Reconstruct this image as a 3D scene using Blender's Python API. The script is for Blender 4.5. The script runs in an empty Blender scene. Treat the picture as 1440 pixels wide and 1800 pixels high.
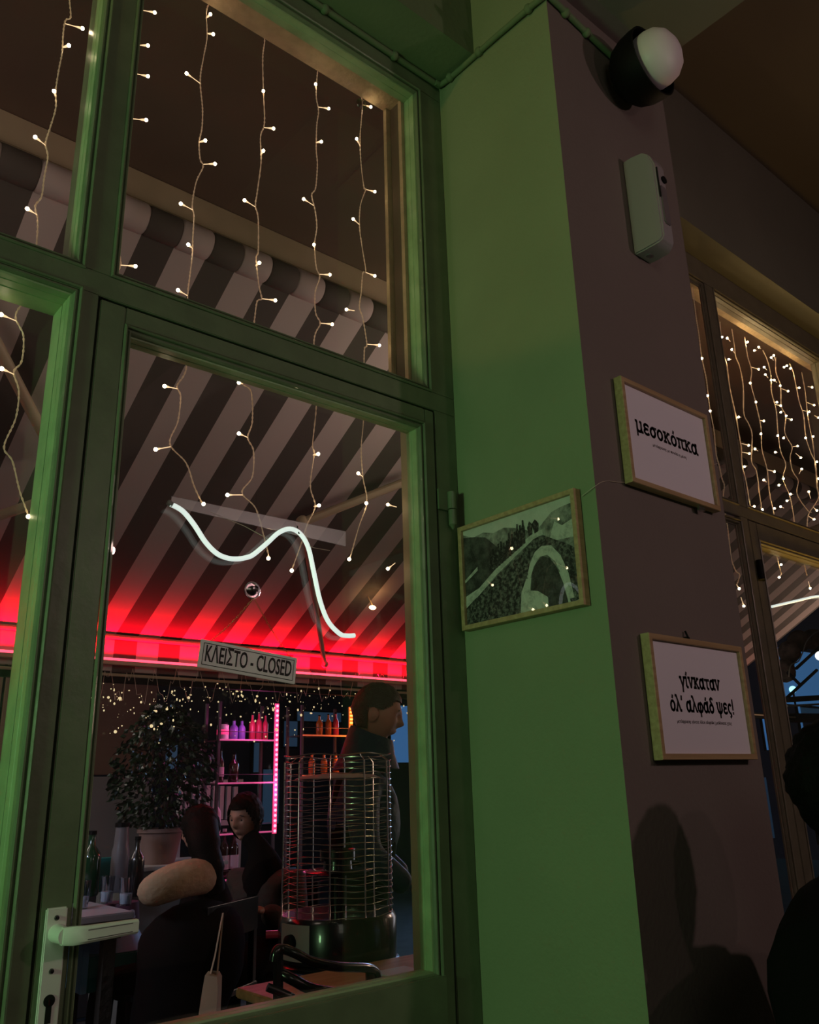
import bpy, bmesh, math, random
from mathutils import Vector, Matrix, noise
random.seed(7)
C = bpy.context.scene.collection
PI = math.pi

# ------------------------------------------------------------------ camera
F_PX = 1478.28
RX = (0.76371657, -0.64501441, -0.02633268)     # camera right in world
RY = (0.18031383, 0.25230923, -0.95069815)      # camera down in world
RZ = (0.61985799, 0.72131578, 0.30899776)       # camera forward in world
cam_d = bpy.data.cameras.new('camera'); cam = bpy.data.objects.new('camera', cam_d); C.objects.link(cam)
cam_d.sensor_fit = 'HORIZONTAL'; cam_d.sensor_width = 36.0; cam_d.lens = F_PX * 36.0 / 1440.0
cam_d.clip_start = 0.02; cam_d.clip_end = 200
cam.matrix_world = Matrix(((RX[0], -RY[0], -RZ[0], 0), (RX[1], -RY[1], -RZ[1], 0), (RX[2], -RY[2], -RZ[2], 0), (0, 0, 0, 1)))
bpy.context.scene.camera = cam
sc = bpy.context.scene
sc.view_settings.view_transform = 'Standard'; sc.view_settings.look = 'None'
sc.view_settings.gamma = 1.0; sc.view_settings.use_curve_mapping = False
sc.view_settings.exposure = 0.0
sc.render.engine = 'CYCLES'
sc.cycles.max_bounces = 8; sc.cycles.transparent_max_bounces = 16
sc.cycles.sample_clamp_indirect = 3.0

# ------------------------------------------------------------------ world (night) and lights
w = bpy.data.worlds.new('night'); sc.world = w; w.use_nodes = True
w.node_tree.nodes['Background'].inputs[0].default_value = (0.35, 0.45, 0.8, 1)
w.node_tree.nodes['Background'].inputs[1].default_value = 0.006

def area(name, loc, target, size, power, col, size_y=None, spread=PI):
    d = bpy.data.lights.new(name, 'AREA'); d.energy = power; d.color = col; d.size = size
    d.spread = spread
    if size_y: d.shape = 'RECTANGLE'; d.size_y = size_y
    o = bpy.data.objects.new(name, d); C.objects.link(o); o.location = loc
    o.rotation_euler = (Vector(target) - Vector(loc)).to_track_quat('-Z', 'Y').to_euler(); return o
def spot(name, loc, target, power, col, angle, blend, rad=0.05):
    d = bpy.data.lights.new(name, 'SPOT'); d.energy = power; d.color = col; d.spot_size = angle; d.spot_blend = blend
    d.shadow_soft_size = rad
    o = bpy.data.objects.new(name, d); C.objects.link(o); o.location = loc
    o.rotation_euler = (Vector(target) - Vector(loc)).to_track_quat('-Z', 'Y').to_euler(); return o
def point(name, loc, power, col, rad=0.03):
    d = bpy.data.lights.new(name, 'POINT'); d.energy = power; d.color = col; d.shadow_soft_size = rad
    o = bpy.data.objects.new(name, d); C.objects.link(o); o.location = loc; return o

area('green_neon_light', (-2.1, 1.06, 0.30), (1.4, 1.44, 0.3), 0.4, 22.0, (0.50, 1.0, 0.46), 0.4)
spot('warm_wall_fill', (-1.9, 0.95, 2.3), (1.46, 0.85, 2.9), 27.0, (1.0, 0.50, 0.20), math.radians(64), 0.06, 0.03)  # unseen spot put in to warm the upper pillar; cone edge shapes the boundary
area('bar_fill_light', (-0.6, -2.2, 1.6), (1.0, 1.4, 0.6), 1.2, 5.0, (0.95, 0.95, 0.75))
spot('soffit_fill_light', (3.55, 1.42, 0.2), (3.2, 1.45, 2.07), 15.0, (1.0, 0.58, 0.09), math.radians(100), 0.8, 0.05)  # unseen spot, added to light the far window's soffit from below
# outside, under the awning
led = area('red_led_strip_light', (3.0, 4.272, 0.668), (3.0, 4.262, 1.668), 9.0, 105.0, (1.0, 0.0, 0.012), 0.012, math.radians(118))
led.rotation_euler = (PI - math.atan2(.10, 1), 0, 0)
area('awning_fill', (2.9, 1.95, 1.25), (1.3, 2.8, 1.66), 0.5, 3.3, (1.0, 0.80, 0.66), 0.4, math.radians(120))  # unseen, added behind the pillar to brighten the awning
area('awning_fill_left', (-0.8, 1.95, 1.25), (0.9, 2.8, 1.64), 0.5, 2.8, (1.0, 0.80, 0.66), 0.4, math.radians(120))  # unseen left twin, added for the awning too
area('table_fill_light', (-0.1, 3.5, 0.7), (1.2, 3.95, -0.45), 0.3, 2.2, (0.7, 0.82, 1.0), 0.3, math.radians(70))  # unseen cool light, added to brighten the table and glasses
area('terrace_fill', (4.2, 3.2, -0.2), (2.0, 3.0, -0.5), 0.6, 1.2, (0.9, 0.85, 0.9), 0.6)
area('street_light_blue', (7.2, 6.4, 1.2), (2.0, 3.8, -0.3), 1.0, 40.0, (0.35, 0.62, 1.0))
area('clad_wall_fill', (0.3, 4.9, 0.9), (1.9, 5.6, 0.0), 0.8, 12.0, (1.0, 0.86, 0.72))  # unseen, added to bring up the clad wall
area('bay_fill_light', (8.6, 3.0, 0.9), (5.0, 3.6, 1.0), 0.6, 20.0, (1.0, 0.66, 0.48))  # unseen warm light, added to brighten the far bay's terrace
area('bay_street_light', (6.0, 5.2, 0.5), (7.5, 8, 0.5), 1.0, 10.0, (0.4, 0.7, 1.0))

# ------------------------------------------------------------------ pixel helpers (read positions at a stated depth plane)
def ray(x, y):
    a, b = (x - 720) / F_PX, (y - 900) / F_PX
    return Vector((RX[i] * a + RY[i] * b + RZ[i] for i in range(3)))
def W(x, y, Y):
    d = ray(x, y); return d * (Y / d.y)
def WX(x, y, X):
    d = ray(x, y); return d * (X / d.x)

# ------------------------------------------------------------------ materials
def mat(name, col, rough=0.5, metal=0.0, emit=None, es=0.0, var=0.0, vscale=8.0, bump=0.0, bscale=60.0, coat=0.0, spec=0.5, trans=0.0):
    m = bpy.data.materials.new(name); m.use_nodes = True; nt = m.node_tree; n = nt.nodes; b = n['Principled BSDF']
    b.inputs['Base Color'].default_value = (*col, 1); b.inputs['Roughness'].default_value = rough; b.inputs['Metallic'].default_value = metal
    b.inputs['Coat Weight'].default_value = coat; b.inputs['Specular IOR Level'].default_value = spec
    b.inputs['Transmission Weight'].default_value = trans
    if emit: b.inputs['Emission Color'].default_value = (*emit, 1); b.inputs['Emission Strength'].default_value = es
    if var or bump:
        tc = n.new('ShaderNodeTexCoord')
    if var:
        t = n.new('ShaderNodeTexNoise'); t.inputs['Scale'].default_value = vscale; t.inputs['Detail'].default_value = 5
        nt.links.new(tc.outputs['Object'], t.inputs['Vector'])
        r = n.new('ShaderNodeValToRGB'); r.color_ramp.elements[0].position = .3; r.color_ramp.elements[1].position = .7
        r.color_ramp.elements[0].color = (*[c * (1 - var) for c in col], 1); r.color_ramp.elements[1].color = (*[min(1, c * (1 + var)) for c in col], 1)
        nt.links.new(t.outputs['Fac'], r.inputs['Fac']); nt.links.new(r.outputs['Color'], b.inputs['Base Color'])
    if bump:
        t2 = n.new('ShaderNodeTexNoise'); t2.inputs['Scale'].default_value = bscale; t2.inputs['Detail'].default_value = 4
        nt.links.new(tc.outputs['Object'], t2.inputs['Vector'])
        bp = n.new('ShaderNodeBump'); bp.inputs['Strength'].default_value = bump; bp.inputs['Distance'].default_value = 0.01
        nt.links.new(t2.outputs['Fac'], bp.inputs['Height']); nt.links.new(bp.outputs['Normal'], b.inputs['Normal'])
    return m
def wood(name, c1, c2, sc_=(3, 60, 60), rough=0.45):
    m = mat(name, c1, rough); nt = m.node_tree; n = nt.nodes; b = n['Principled BSDF']
    tc = n.new('ShaderNodeTexCoord'); mp = n.new('ShaderNodeMapping'); mp.inputs['Scale'].default_value = sc_
    t = n.new('ShaderNodeTexNoise'); t.inputs['Scale'].default_value = 1.5; t.inputs['Detail'].default_value = 6
    r = n.new('ShaderNodeValToRGB'); r.color_ramp.elements[0].color = (*c1, 1); r.color_ramp.elements[1].color = (*c2, 1)
    r.color_ramp.elements[0].position = .35; r.color_ramp.elements[1].position = .65
    nt.links.new(tc.outputs['Object'], mp.inputs[0]); nt.links.new(mp.outputs[0], t.inputs[0]); nt.links.new(t.outputs['Fac'], r.inputs['Fac']); nt.links.new(r.outputs[0], b.inputs['Base Color'])
    return m
def glassmat(name, tint=(1, 1, 1), ior=1.45, rough=0.0, bump=0.0, bscale=4.0, minr=0.0):
    m = bpy.data.materials.new(name); m.use_nodes = True; nt = m.node_tree; n = nt.nodes; n.clear()
    o = n.new('ShaderNodeOutputMaterial'); tr = n.new('ShaderNodeBsdfTransparent'); tr.inputs[0].default_value = (*tint, 1)
    gl = n.new('ShaderNodeBsdfGlossy'); gl.inputs['Roughness'].default_value = rough
    fr = n.new('ShaderNodeFresnel'); ge = n.new('ShaderNodeNewGeometry'); mi = n.new('ShaderNodeMapRange')
    mi.inputs[3].default_value = ior; mi.inputs[4].default_value = 1 / ior      # thin pane: same reflectance from either side
    nt.links.new(ge.outputs['Backfacing'], mi.inputs[0]); nt.links.new(mi.outputs[0], fr.inputs[0]); mx = n.new('ShaderNodeMixShader')
    ad = n.new('ShaderNodeMath'); ad.operation = 'ADD'; ad.inputs[1].default_value = minr; ad.use_clamp = True
    nt.links.new(fr.outputs[0], ad.inputs[0]); nt.links.new(ad.outputs[0], mx.inputs[0])
    nt.links.new(tr.outputs[0], mx.inputs[1]); nt.links.new(gl.outputs[0], mx.inputs[2]); nt.links.new(mx.outputs[0], o.inputs[0])
    if bump:
        tc = n.new('ShaderNodeTexCoord'); t2 = n.new('ShaderNodeTexNoise'); t2.inputs['Scale'].default_value = bscale; t2.inputs['Detail'].default_value = 3
        bp = n.new('ShaderNodeBump'); bp.inputs['Strength'].default_value = bump; bp.inputs['Distance'].default_value = .05
        nt.links.new(tc.outputs['Object'], t2.inputs[0]); nt.links.new(t2.outputs['Fac'], bp.inputs['Height']); nt.links.new(bp.outputs[0], gl.inputs['Normal'])
    return m
STRIPE_X0, STRIPE_W = 0.930, 0.1211
def stripemat(name, light, dark):
    m = mat(name, light, 0.8, spec=0.2); nt = m.node_tree; n = nt.nodes; b = n['Principled BSDF']
    tc = n.new('ShaderNodeTexCoord'); sx = n.new('ShaderNodeSeparateXYZ'); nt.links.new(tc.outputs['Object'], sx.inputs[0])
    a = n.new('ShaderNodeMath'); a.operation = 'SUBTRACT'; a.inputs[1].default_value = STRIPE_X0 - 200 * STRIPE_W
    d = n.new('ShaderNodeMath'); d.operation = 'DIVIDE'; d.inputs[1].default_value = 2 * STRIPE_W
    f = n.new('ShaderNodeMath'); f.operation = 'FRACT'; g = n.new('ShaderNodeMath'); g.operation = 'GREATER_THAN'; g.inputs[1].default_value = 0.5
    for p, q in ((a, d), (d, f), (f, g)): nt.links.new(p.outputs[0], q.inputs[0])
    nt.links.new(sx.outputs[0], a.inputs[0])
    mx = n.new('ShaderNodeMix'); mx.data_type = 'RGBA'; mx.inputs[6].default_value = (*dark, 1); mx.inputs[7].default_value = (*light, 1)
    nt.links.new(g.outputs[0], mx.inputs[0]); nt.links.new(mx.outputs[2], b.inputs['Base Color'])
    return m
MT = {}
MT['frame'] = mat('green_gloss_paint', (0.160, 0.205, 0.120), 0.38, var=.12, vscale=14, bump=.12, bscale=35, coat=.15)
MT['bead'] = mat('lit_reveal_green', (0.31, 0.43, 0.22), 0.42, var=.15, vscale=18, bump=.1, bscale=35)  # lighter than the frame: green light on the reveals put into the colour
MT['green_wall'] = mat('green_wall_paint', (0.245, 0.290, 0.165), 0.75, var=.06, vscale=3, bump=.15, bscale=90)
MT['grey_wall'] = mat('taupe_wall_paint', (0.19, 0.155, 0.14), 0.8, var=.05, vscale=3, bump=.15, bscale=90)
MT['beam'] = mat('olive_beam_paint', (0.17, 0.165, 0.125), 0.8, var=.06, vscale=3, bump=.1, bscale=90)
MT['beam_green'] = mat('green_beam_paint', (0.15, 0.21, 0.105), 0.8, var=.06, vscale=3, bump=.12, bscale=60)
MT['ceiling'] = mat('dark_ceiling_paint', (0.12, 0.10, 0.075), 0.85, var=.08, vscale=1)
MT['floor'] = mat('floor_tile', (0.06, 0.055, 0.05), 0.5, var=.2, vscale=5)
MT['pave'] = mat('pavement', (0.05, 0.05, 0.055), 0.6, var=.3, vscale=9, bump=.3)
MT['glass'] = glassmat('window_glass')
MT['vinyl'] = glassmat('clear_vinyl', (.93, .95, 1), 1.4, .08, .5, 3.0)
MT['black'] = mat('black_matte', (0.004, 0.004, 0.004), 0.6, spec=.15)
MT['blackgloss'] = mat('black_enamel', (0.008, 0.008, 0.009), 0.25, coat=.5)
MT['gasket'] = mat('dark_gap', (0.004, 0.005, 0.003), 0.9)
MT['handle'] = mat('white_powder_coat', (0.86, 0.86, 0.82), 0.35)
MT['beige'] = mat('beige_painted_metal', (0.42, 0.33, 0.22), 0.5, var=.1, vscale=6)
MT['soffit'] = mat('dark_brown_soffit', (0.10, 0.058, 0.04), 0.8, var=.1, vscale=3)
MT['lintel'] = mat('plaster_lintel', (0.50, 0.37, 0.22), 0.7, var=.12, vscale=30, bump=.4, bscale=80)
MT['awning'] = stripemat('striped_awning', (0.44, 0.36, 0.34), (0.085, 0.070, 0.062))
MT['wire'] = mat('clear_copper_wire', (0.85, 0.64, 0.44), 0.3, emit=(1, .68, .42), es=.07, spec=.8)  # faint emission put in for the LED light on the wire
MT['bulb'] = mat('warm_led', (1, .9, .7), 0.3, emit=(1, 0.80, 0.48), es=26)
MT['bulbcap'] = mat('led_sleeve', (0.9, .7, .5), 0.3, emit=(1, .66, .36), es=1.2)
MT['neon'] = mat('white_neon_tube', (.9, .95, .92), 0.3, emit=(0.86, 1.0, 0.93), es=.72)
MT['redled'] = mat('red_led_tube', (1, .05, .08), 0.3, emit=(1, 0.08, 0.14), es=2.2)
MT['pinkled'] = mat('pink_led', (1, .3, .5), .3, emit=(1, 0.03, 0.16), es=.9)
MT['pinkcore'] = mat('pink_led_core', (1, .6, .7), .3, emit=(1, 0.42, 0.58), es=1.8)
MT['orangeled'] = mat('orange_led', (1, .5, .1), .3, emit=(1, 0.12, 0.01), es=.9)
MT['orangecore'] = mat('orange_led_core', (1, .7, .3), .3, emit=(1, 0.55, 0.12), es=1.7)
MT['wood'] = wood('pine_frame', (0.40, 0.26, 0.13), (0.52, 0.36, 0.19))
MT['tablewood'] = wood('table_top_wood', (0.42, 0.22, 0.11), (0.55, 0.31, 0.17), (6, 30, 30))
MT['paper'] = mat('white_print_paper', (0.86, 0.82, 0.92), 0.6)
MT['ink'] = mat('black_ink', (0.01, 0.008, 0.009), 0.6)
MT['greyink'] = mat('grey_ink', (0.12, 0.10, 0.11), 0.6)
MT['acrylic'] = glassmat('frame_acrylic', (1, 1, 1), 1.4, 0.02)
MT['sign'] = mat('white_enamel_sign', (0.92, 0.86, 0.90), 0.35)
MT['brass'] = mat('brass_chain', (0.42, 0.30, 0.12), 0.3, 1.0)
MT['cup'] = glassmat('suction_cup_clear', (.28, .24, .25), 1.6, .08, minr=.12)
MT['steel'] = mat('chrome_wire', (0.62, 0.62, 0.60), 0.22, 1.0)
MT['brushed'] = mat('brushed_steel', (0.42, 0.38, 0.38), 0.45, 0.25)
MT['globe'] = mat('opal_glass', (0.78, 0.72, 0.76), 0.45)
MT['plastic'] = mat('white_plastic', (0.33, 0.30, 0.32), 0.3)
MT['greyplastic'] = mat('grey_plastic', (0.17, 0.15, 0.16), 0.35)
MT['skin'] = mat('skin', (0.40, 0.20, 0.14), 0.55)
MT['hair'] = mat('dark_brown_hair', (0.028, 0.016, 0.011), 0.5, bump=.6, bscale=180)
MT['blackhair'] = mat('black_hair', (0.006, 0.0045, 0.004), 0.6, bump=.3, bscale=160, spec=.06)
MT['navy'] = mat('navy_puffer_nylon', (0.008, 0.015, 0.045), 0.55, bump=.5, bscale=30, spec=.25)
MT['beigeknit'] = mat('beige_fleece', (0.55, 0.36, 0.22), 0.9, var=.15, vscale=12, bump=.4, bscale=60)
MT['darkcloth'] = mat('black_cloth', (0.007, 0.006, 0.006), 0.95, spec=.05)
MT['browncloth'] = mat('dark_brown_cloth', (0.035, 0.024, 0.018), 0.9, bump=.5, bscale=40)
MT['canvas'] = mat('natural_canvas', (0.55, 0.38, 0.24), 0.9, var=.1)
MT['leaf'] = mat('glossy_dark_leaf', (0.012, 0.028, 0.012), 0.3, var=.4, vscale=20)
MT['bark'] = mat('bark', (0.03, 0.02, 0.015), 0.9)
MT['terracotta'] = mat('terracotta', (0.25, 0.15, 0.13), 0.7, var=.1)
MT['brownpanel'] = mat('brown_cladding', (0.13, 0.075, 0.05), 0.8, var=.1, vscale=3)
MT['greypanel'] = mat('grey_cladding', (0.16, 0.16, 0.155), 0.8, var=.08, vscale=3)
MT['darkwall'] = mat('night_wall', (0.020, 0.020, 0.026), 0.9, var=.3, vscale=2)
MT['whitemetal'] = mat('white_enamel_metal', (0.55, 0.56, 0.56), 0.4)
MT['blueglow'] = mat('lit_blue_window', (.1, .2, .4), .4, emit=(0.12, 0.38, 0.85), es=.26)
MT['blueglow2'] = mat('dim_blue_window', (.1, .2, .3), .4, emit=(0.10, 0.24, 0.42), es=.08)
MT['cyanlamp'] = mat('cyan_lamp', (.5, .9, 1), .4, emit=(0.35, 0.85, 1.0), es=2.2)
MT['opal'] = mat('lit_opal_lamp', (1, 1, .95), .4, emit=(1, .98, .9), es=1.6)
MT['warmlamp'] = mat('warm_spot_lamp', (1, .8, .5), .4, emit=(1, .74, .38), es=7)
MT['roombulb'] = mat('room_bulb_glass', (1, .8, .5), .4, emit=(1, .66, .30), es=26)
MT['teal'] = mat('teal_plastic', (0.02, 0.20, 0.18), 0.5)
MT['blueplastic'] = mat('light_blue_plastic', (0.25, 0.5, 0.75), 0.5)
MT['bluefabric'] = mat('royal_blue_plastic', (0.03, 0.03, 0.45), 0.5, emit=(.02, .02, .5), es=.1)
MT['bottleg'] = mat('green_bottle_glass', (0.01, 0.05, 0.02), 0.1, spec=.8)
MT['bottleb'] = mat('brown_bottle_glass', (0.04, 0.012, 0.01), 0.1, spec=.8)
MT['label_pink'] = mat('pale_bottle_label', (0.8, 0.6, 0.7), 0.6)
MT['purple'] = mat('purple_bottle', (0.25, 0.18, 0.65), 0.35)
MT['redglass'] = mat('red_bottle', (0.55, 0.05, 0.10), 0.2)
MT['amber'] = mat('amber_bottle', (0.55, 0.16, 0.03), 0.2)
MT['tumbler'] = glassmat('tumbler_glass', (.86, .9, .96), 1.9, .06, minr=.06)
MT['shelfglass'] = glassmat('shelf_acrylic', (.9, .75, .8), 1.6, .15, minr=.08)
MT['shelfframe'] = mat('shelf_grey_metal', (0.10, 0.09, 0.10), 0.35)
MT['rock'] = mat('brown_rock', (0.34, 0.18, 0.11), 0.9, var=.5, vscale=14, bump=.8, bscale=20)
MT['cable'] = mat('beige_cable', (0.6, 0.5, 0.4), 0.5)

# ------------------------------------------------------------------ object helpers
def tag(o, label=None, cat=None, group=None, kind=None):
    if label: o['label'] = label
    if cat: o['category'] = cat
    if group: o['group'] = group
    if kind: o['kind'] = kind
    return o
def empty(name, loc=(0, 0, 0), rz=0.0, label=None, cat=None, group=None, kind=None):
    o = bpy.data.objects.new(name, None); C.objects.link(o); o.location = loc; o.rotation_euler = (0, 0, rz); o.empty_display_size = .05
    return tag(o, label, cat, group, kind)
class MB:
    def __init__(s): s.v = []; s.f = []; s.mi = []; s.cur = 0
    def add(s, vs, fs):
        k = len(s.v); s.v += [tuple(v) for v in vs]; s.f += [[k + i for i in f] for f in fs]; s.mi += [s.cur] * len(fs); return s
    def box(s, x0, x1, y0, y1, z0, z1):
        x0, x1 = min(x0, x1), max(x0, x1); y0, y1 = min(y0, y1), max(y0, y1); z0, z1 = min(z0, z1), max(z0, z1)
        vs = [(x, y, z) for x in (x0, x1) for y in (y0, y1) for z in (z0, z1)]
        return s.add(vs, [(0, 1, 3, 2), (4, 6, 7, 5), (0, 4, 5, 1), (2, 3, 7, 6), (0, 2, 6, 4), (1, 5, 7, 3)])
    def obox(s, c, hx, hy, hz, R=None):
        R = R or Matrix.Identity(3); vs = [Vector(c) + R @ Vector((a * hx, b * hy, d * hz)) for a in (-1, 1) for b in (-1, 1) for d in (-1, 1)]
        return s.add(vs, [(0, 1, 3, 2), (4, 6, 7, 5), (0, 4, 5, 1), (2, 3, 7, 6), (0, 2, 6, 4), (1, 5, 7, 3)])
    def tube(s, pts, r, seg=8, closed=False, flat=1.0):
        pts = [Vector(p) for p in pts]; n = len(pts); rs = r if isinstance(r, (list, tuple)) else [r] * n
        up = None; vs = []
        for i, p in enumerate(pts):
            a = pts[(i - 1) % n] if closed else pts[max(0, i - 1)]; b = pts[(i + 1) % n] if closed else pts[min(n - 1, i + 1)]
            t = (b - a); t = t.normalized() if t.length > 1e-9 else Vector((0, 0, 1))
            if up is None: up = Vector((0, 0, 1)) if abs(t.z) < .9 else Vector((1, 0, 0))
            x = t.cross(up); x = x.normalized() if x.length > 1e-6 else t.orthogonal().normalized()
            y = x.cross(t).normalized(); up = y
            for k in range(seg):
                an = 2 * PI * k / seg; vs.append(p + x * math.cos(an) * rs[i] + y * math.sin(an) * rs[i] * flat)
        fs = []
        for i in range(n if closed else n - 1):
            for k in range(seg):
                a = i * seg; b = ((i + 1) % n) * seg; fs.append((a + k, a + (k + 1) % seg, b + (k + 1) % seg, b + k))
        if not closed: fs.append(tuple(range(seg - 1, -1, -1))); fs.append(tuple(range((n - 1) * seg, n * seg)))
        return s.add(vs, fs)
    def lathe(s, prof, c=(0, 0, 0), axis=(0, 0, 1), seg=24):
        q = Vector((0, 0, 1)).rotation_difference(Vector(axis).normalized()).to_matrix(); c = Vector(c); vs = []; fs = []
        for r, h in prof:
            for k in range(seg):
                a = 2 * PI * k / seg; vs.append(c + q @ Vector((max(r, 1e-5) * math.cos(a), max(r, 1e-5) * math.sin(a), h)))
        for i in range(len(prof) - 1):
            for k in range(seg): a = i * seg; b = a + seg; fs.append((a + k, a + (k + 1) % seg, b + (k + 1) % seg, b + k))
        fs.append(tuple(range(seg - 1, -1, -1))); fs.append(tuple(range((len(prof) - 1) * seg, len(prof) * seg)))
        return s.add(vs, fs)
    def ring(s, x0, x1, z0, z1, prof, T=None):
        """mitred moulding round a rectangle: profile of (inset, depth); T maps (u,d,v) to world, default X,Y,Z"""
        T = T or (lambda u, d, v: (u, d, v)); vs = []; fs = []
        for u, d in prof:
            for a, b in ((x0 + u, z0 + u), (x1 - u, z0 + u), (x1 - u, z1 - u), (x0 + u, z1 - u)): vs.append(T(a, d, b))
        for i in range(len(prof) - 1):
            for k in range(4): a = i * 4; b = a + 4; fs.append((a + k, a + (k + 1) % 4, b + (k + 1) % 4, b + k))
        return s.add(vs, fs)
    def sphere(s, c, r, seg=12, rg=8, sc3=(1, 1, 1)):
        c = Vector(c); vs = [c + Vector((0, 0, r * sc3[2]))]; fs = []
        for i in range(1, rg):
            t = PI * i / rg
            for k in range(seg): a = 2 * PI * k / seg; vs.append(c + Vector((math.sin(t) * math.cos(a) * r * sc3[0], math.sin(t) * math.sin(a) * r * sc3[1], math.cos(t) * r * sc3[2])))
        vs.append(c - Vector((0, 0, r * sc3[2])))
        for k in range(seg): fs.append((0, 1 + k, 1 + (k + 1) % seg)); fs.append((len(vs) - 1, 1 + (rg - 2) * seg + (k + 1) % seg, 1 + (rg - 2) * seg + k))
        for i in range(rg - 2):
            for k in range(seg): a = 1 + i * seg; b = a + seg; fs.append((a + k, b + k, b + (k + 1) % seg, a + (k + 1) % seg))
        return s.add(vs, fs)
    def build(s, name, m, parent=None, smooth=False, bevel=0.0, recalc=True):
        me = bpy.data.meshes.new(name); off = Vector(parent_loc(parent)) if parent else Vector((0, 0, 0))
        me.from_pydata(s.v, [], s.f)
        ms = m if isinstance(m, list) else [m]
        for k in ms: me.materials.append(k)
        me.polygons.foreach_set('material_index', s.mi)
        bm = bmesh.new(); bm.from_mesh(me)
        if recalc: bmesh.ops.recalc_face_normals(bm, faces=bm.faces)
        if bevel: bmesh.ops.bevel(bm, geom=[e for e in bm.edges if e.is_manifold and e.calc_face_angle(0) > .5], offset=bevel, segments=2, affect='EDGES')
        bm.to_mesh(me); bm.free()
        if smooth:
            me.polygons.foreach_set('use_smooth', [True] * len(me.polygons))
            me.set_sharp_from_angle(angle=math.radians(40))
        o = bpy.data.objects.new(name, me); C.objects.link(o)
        if parent:
            o.parent = parent; o.matrix_parent_inverse = world_of(parent).inverted()
        return o
def world_of(o):
    m = Matrix.LocRotScale(o.location, o.rotation_euler, o.scale)
    return (world_of(o.parent) @ o.matrix_parent_inverse @ m) if o.parent else m
def parent_loc(o): return (0, 0, 0)
def struct(o, label=None):
    o['kind'] = 'structure'
    if label: o['label'] = label
    return o
def smoothcurve(pts, n=6):
    pts = [Vector(p) for p in pts]; out = []
    for i in range(len(pts) - 1):
        p0 = pts[max(0, i - 1)]; p1 = pts[i]; p2 = pts[i + 1]; p3 = pts[min(len(pts) - 1, i + 2)]
        for k in range(n):
            t = k / n; out.append(.5 * ((2 * p1) + (p2 - p0) * t + (2 * p0 - 5 * p1 + 4 * p2 - p3) * t * t + (3 * p1 - p0 - 3 * p2 + p3) * t ** 3))
    out.append(pts[-1]); return out
def text_obj(name, s, size, m, origin, xdir, zdir, parent=None, bold=0.0, xscale=1.0, align='CENTER', extrude=0.0004):
    cu = bpy.data.curves.new(name, 'FONT'); cu.body = s; cu.size = size; cu.align_x = align; cu.align_y = 'CENTER'; cu.offset = bold; cu.extrude = extrude; cu.resolution_u = 3
    t = bpy.data.objects.new(name, cu); C.objects.link(t); bpy.context.view_layer.update()
    me = bpy.data.meshes.new_from_object(t.evaluated_get(bpy.context.evaluated_depsgraph_get())); bpy.data.objects.remove(t); bpy.data.curves.remove(cu)
    x = Vector(xdir).normalized(); z = Vector(zdir).normalized(); nrm = x.cross(z); o0 = Vector(origin)
    for v in me.vertices: c = v.co.copy(); v.co = o0 + x * c.x * xscale + z * c.y + nrm * c.z
    me.name = name; me.materials.clear(); me.materials.append(m)
    o = bpy.data.objects.new(name, me); C.objects.link(o)
    if parent: o.parent = parent; o.matrix_parent_inverse = world_of(parent).inverted()
    return o
def copy_tree(o, parent=None):
    c = o.copy(); C.objects.link(c)
    if parent: c.parent = parent
    for ch in [x for x in bpy.data.objects if x.parent == o]: copy_tree(ch, c)
    return c

# ================================================================== ROOM SHELL
FL = -1.26; CZ = 2.76
struct(MB().box(-3.6, 7.0, -3.6, 1.60, FL - .1, FL).build('floor', MT['floor']))
struct(MB().box(-3.6, 7.0, -3.6, 1.64, CZ, CZ + .1).build('ceiling', MT['ceiling']))
struct(MB().box(-3.7, -3.6, -3.6, 1.64, FL, CZ).build('wall_left', MT['grey_wall']))
struct(MB().box(7.0, 7.1, -3.6, 1.64, FL, CZ).build('wall_right', MT['grey_wall']))
struct(MB().box(-3.7, 7.1, -3.7, -3.6, FL, CZ).build('wall_back', MT['grey_wall']))
# bulkhead beam over the window front: green over bay one, olive over bay two
struct(MB().box(-3.6, 1.46, 1.345, 1.62, 2.07, CZ).build('wall_front', MT['beam_green']), 'deep green bulkhead beam above the door')
struct(MB().box(2.01, 7.0, 1.385, 1.62, 2.07, CZ).build('wall_front', MT['beam']), 'olive bulkhead beam above the far window')
# pillar: green reveal on its left face, taupe on its front
p = MB(); p.box(1.46, 2.01, 1.065, 1.62, FL, CZ); p.mi = [0] + [1] * 5
# subtly wavy arris like hand plastered corner
o = p.build('wall_pillar', [MT['green_wall'], MT['grey_wall']], recalc=False)
for f in o.data.polygons: f.material_index = 0 if (f.normal.x < -.5 or (f.center.x < 1.461)) else 1
struct(o, 'wall pillar with a green left side and a taupe front')
struct(MB().box(1.46, 2.01, 1.010, 1.065, 2.10, 2.20).build('trim_1', MT['grey_wall']), 'plaster lip across the top of the pillar')
struct(MB().box(1.625, 1.95, -3.6, 1.01, 2.10, CZ).build('trim_2', MT['beam']), 'ceiling beam running back from the pillar')
# side of the front left of the left window
struct(MB().box(-3.6, -0.9, 1.5, 1.62, FL, 2.07).build('wall_front_left', MT['green_wall']))
struct(MB().box(5.6, 7.0, 1.5, 1.62, FL, 2.07).build('wall_front_right', MT['grey_wall']))

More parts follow.
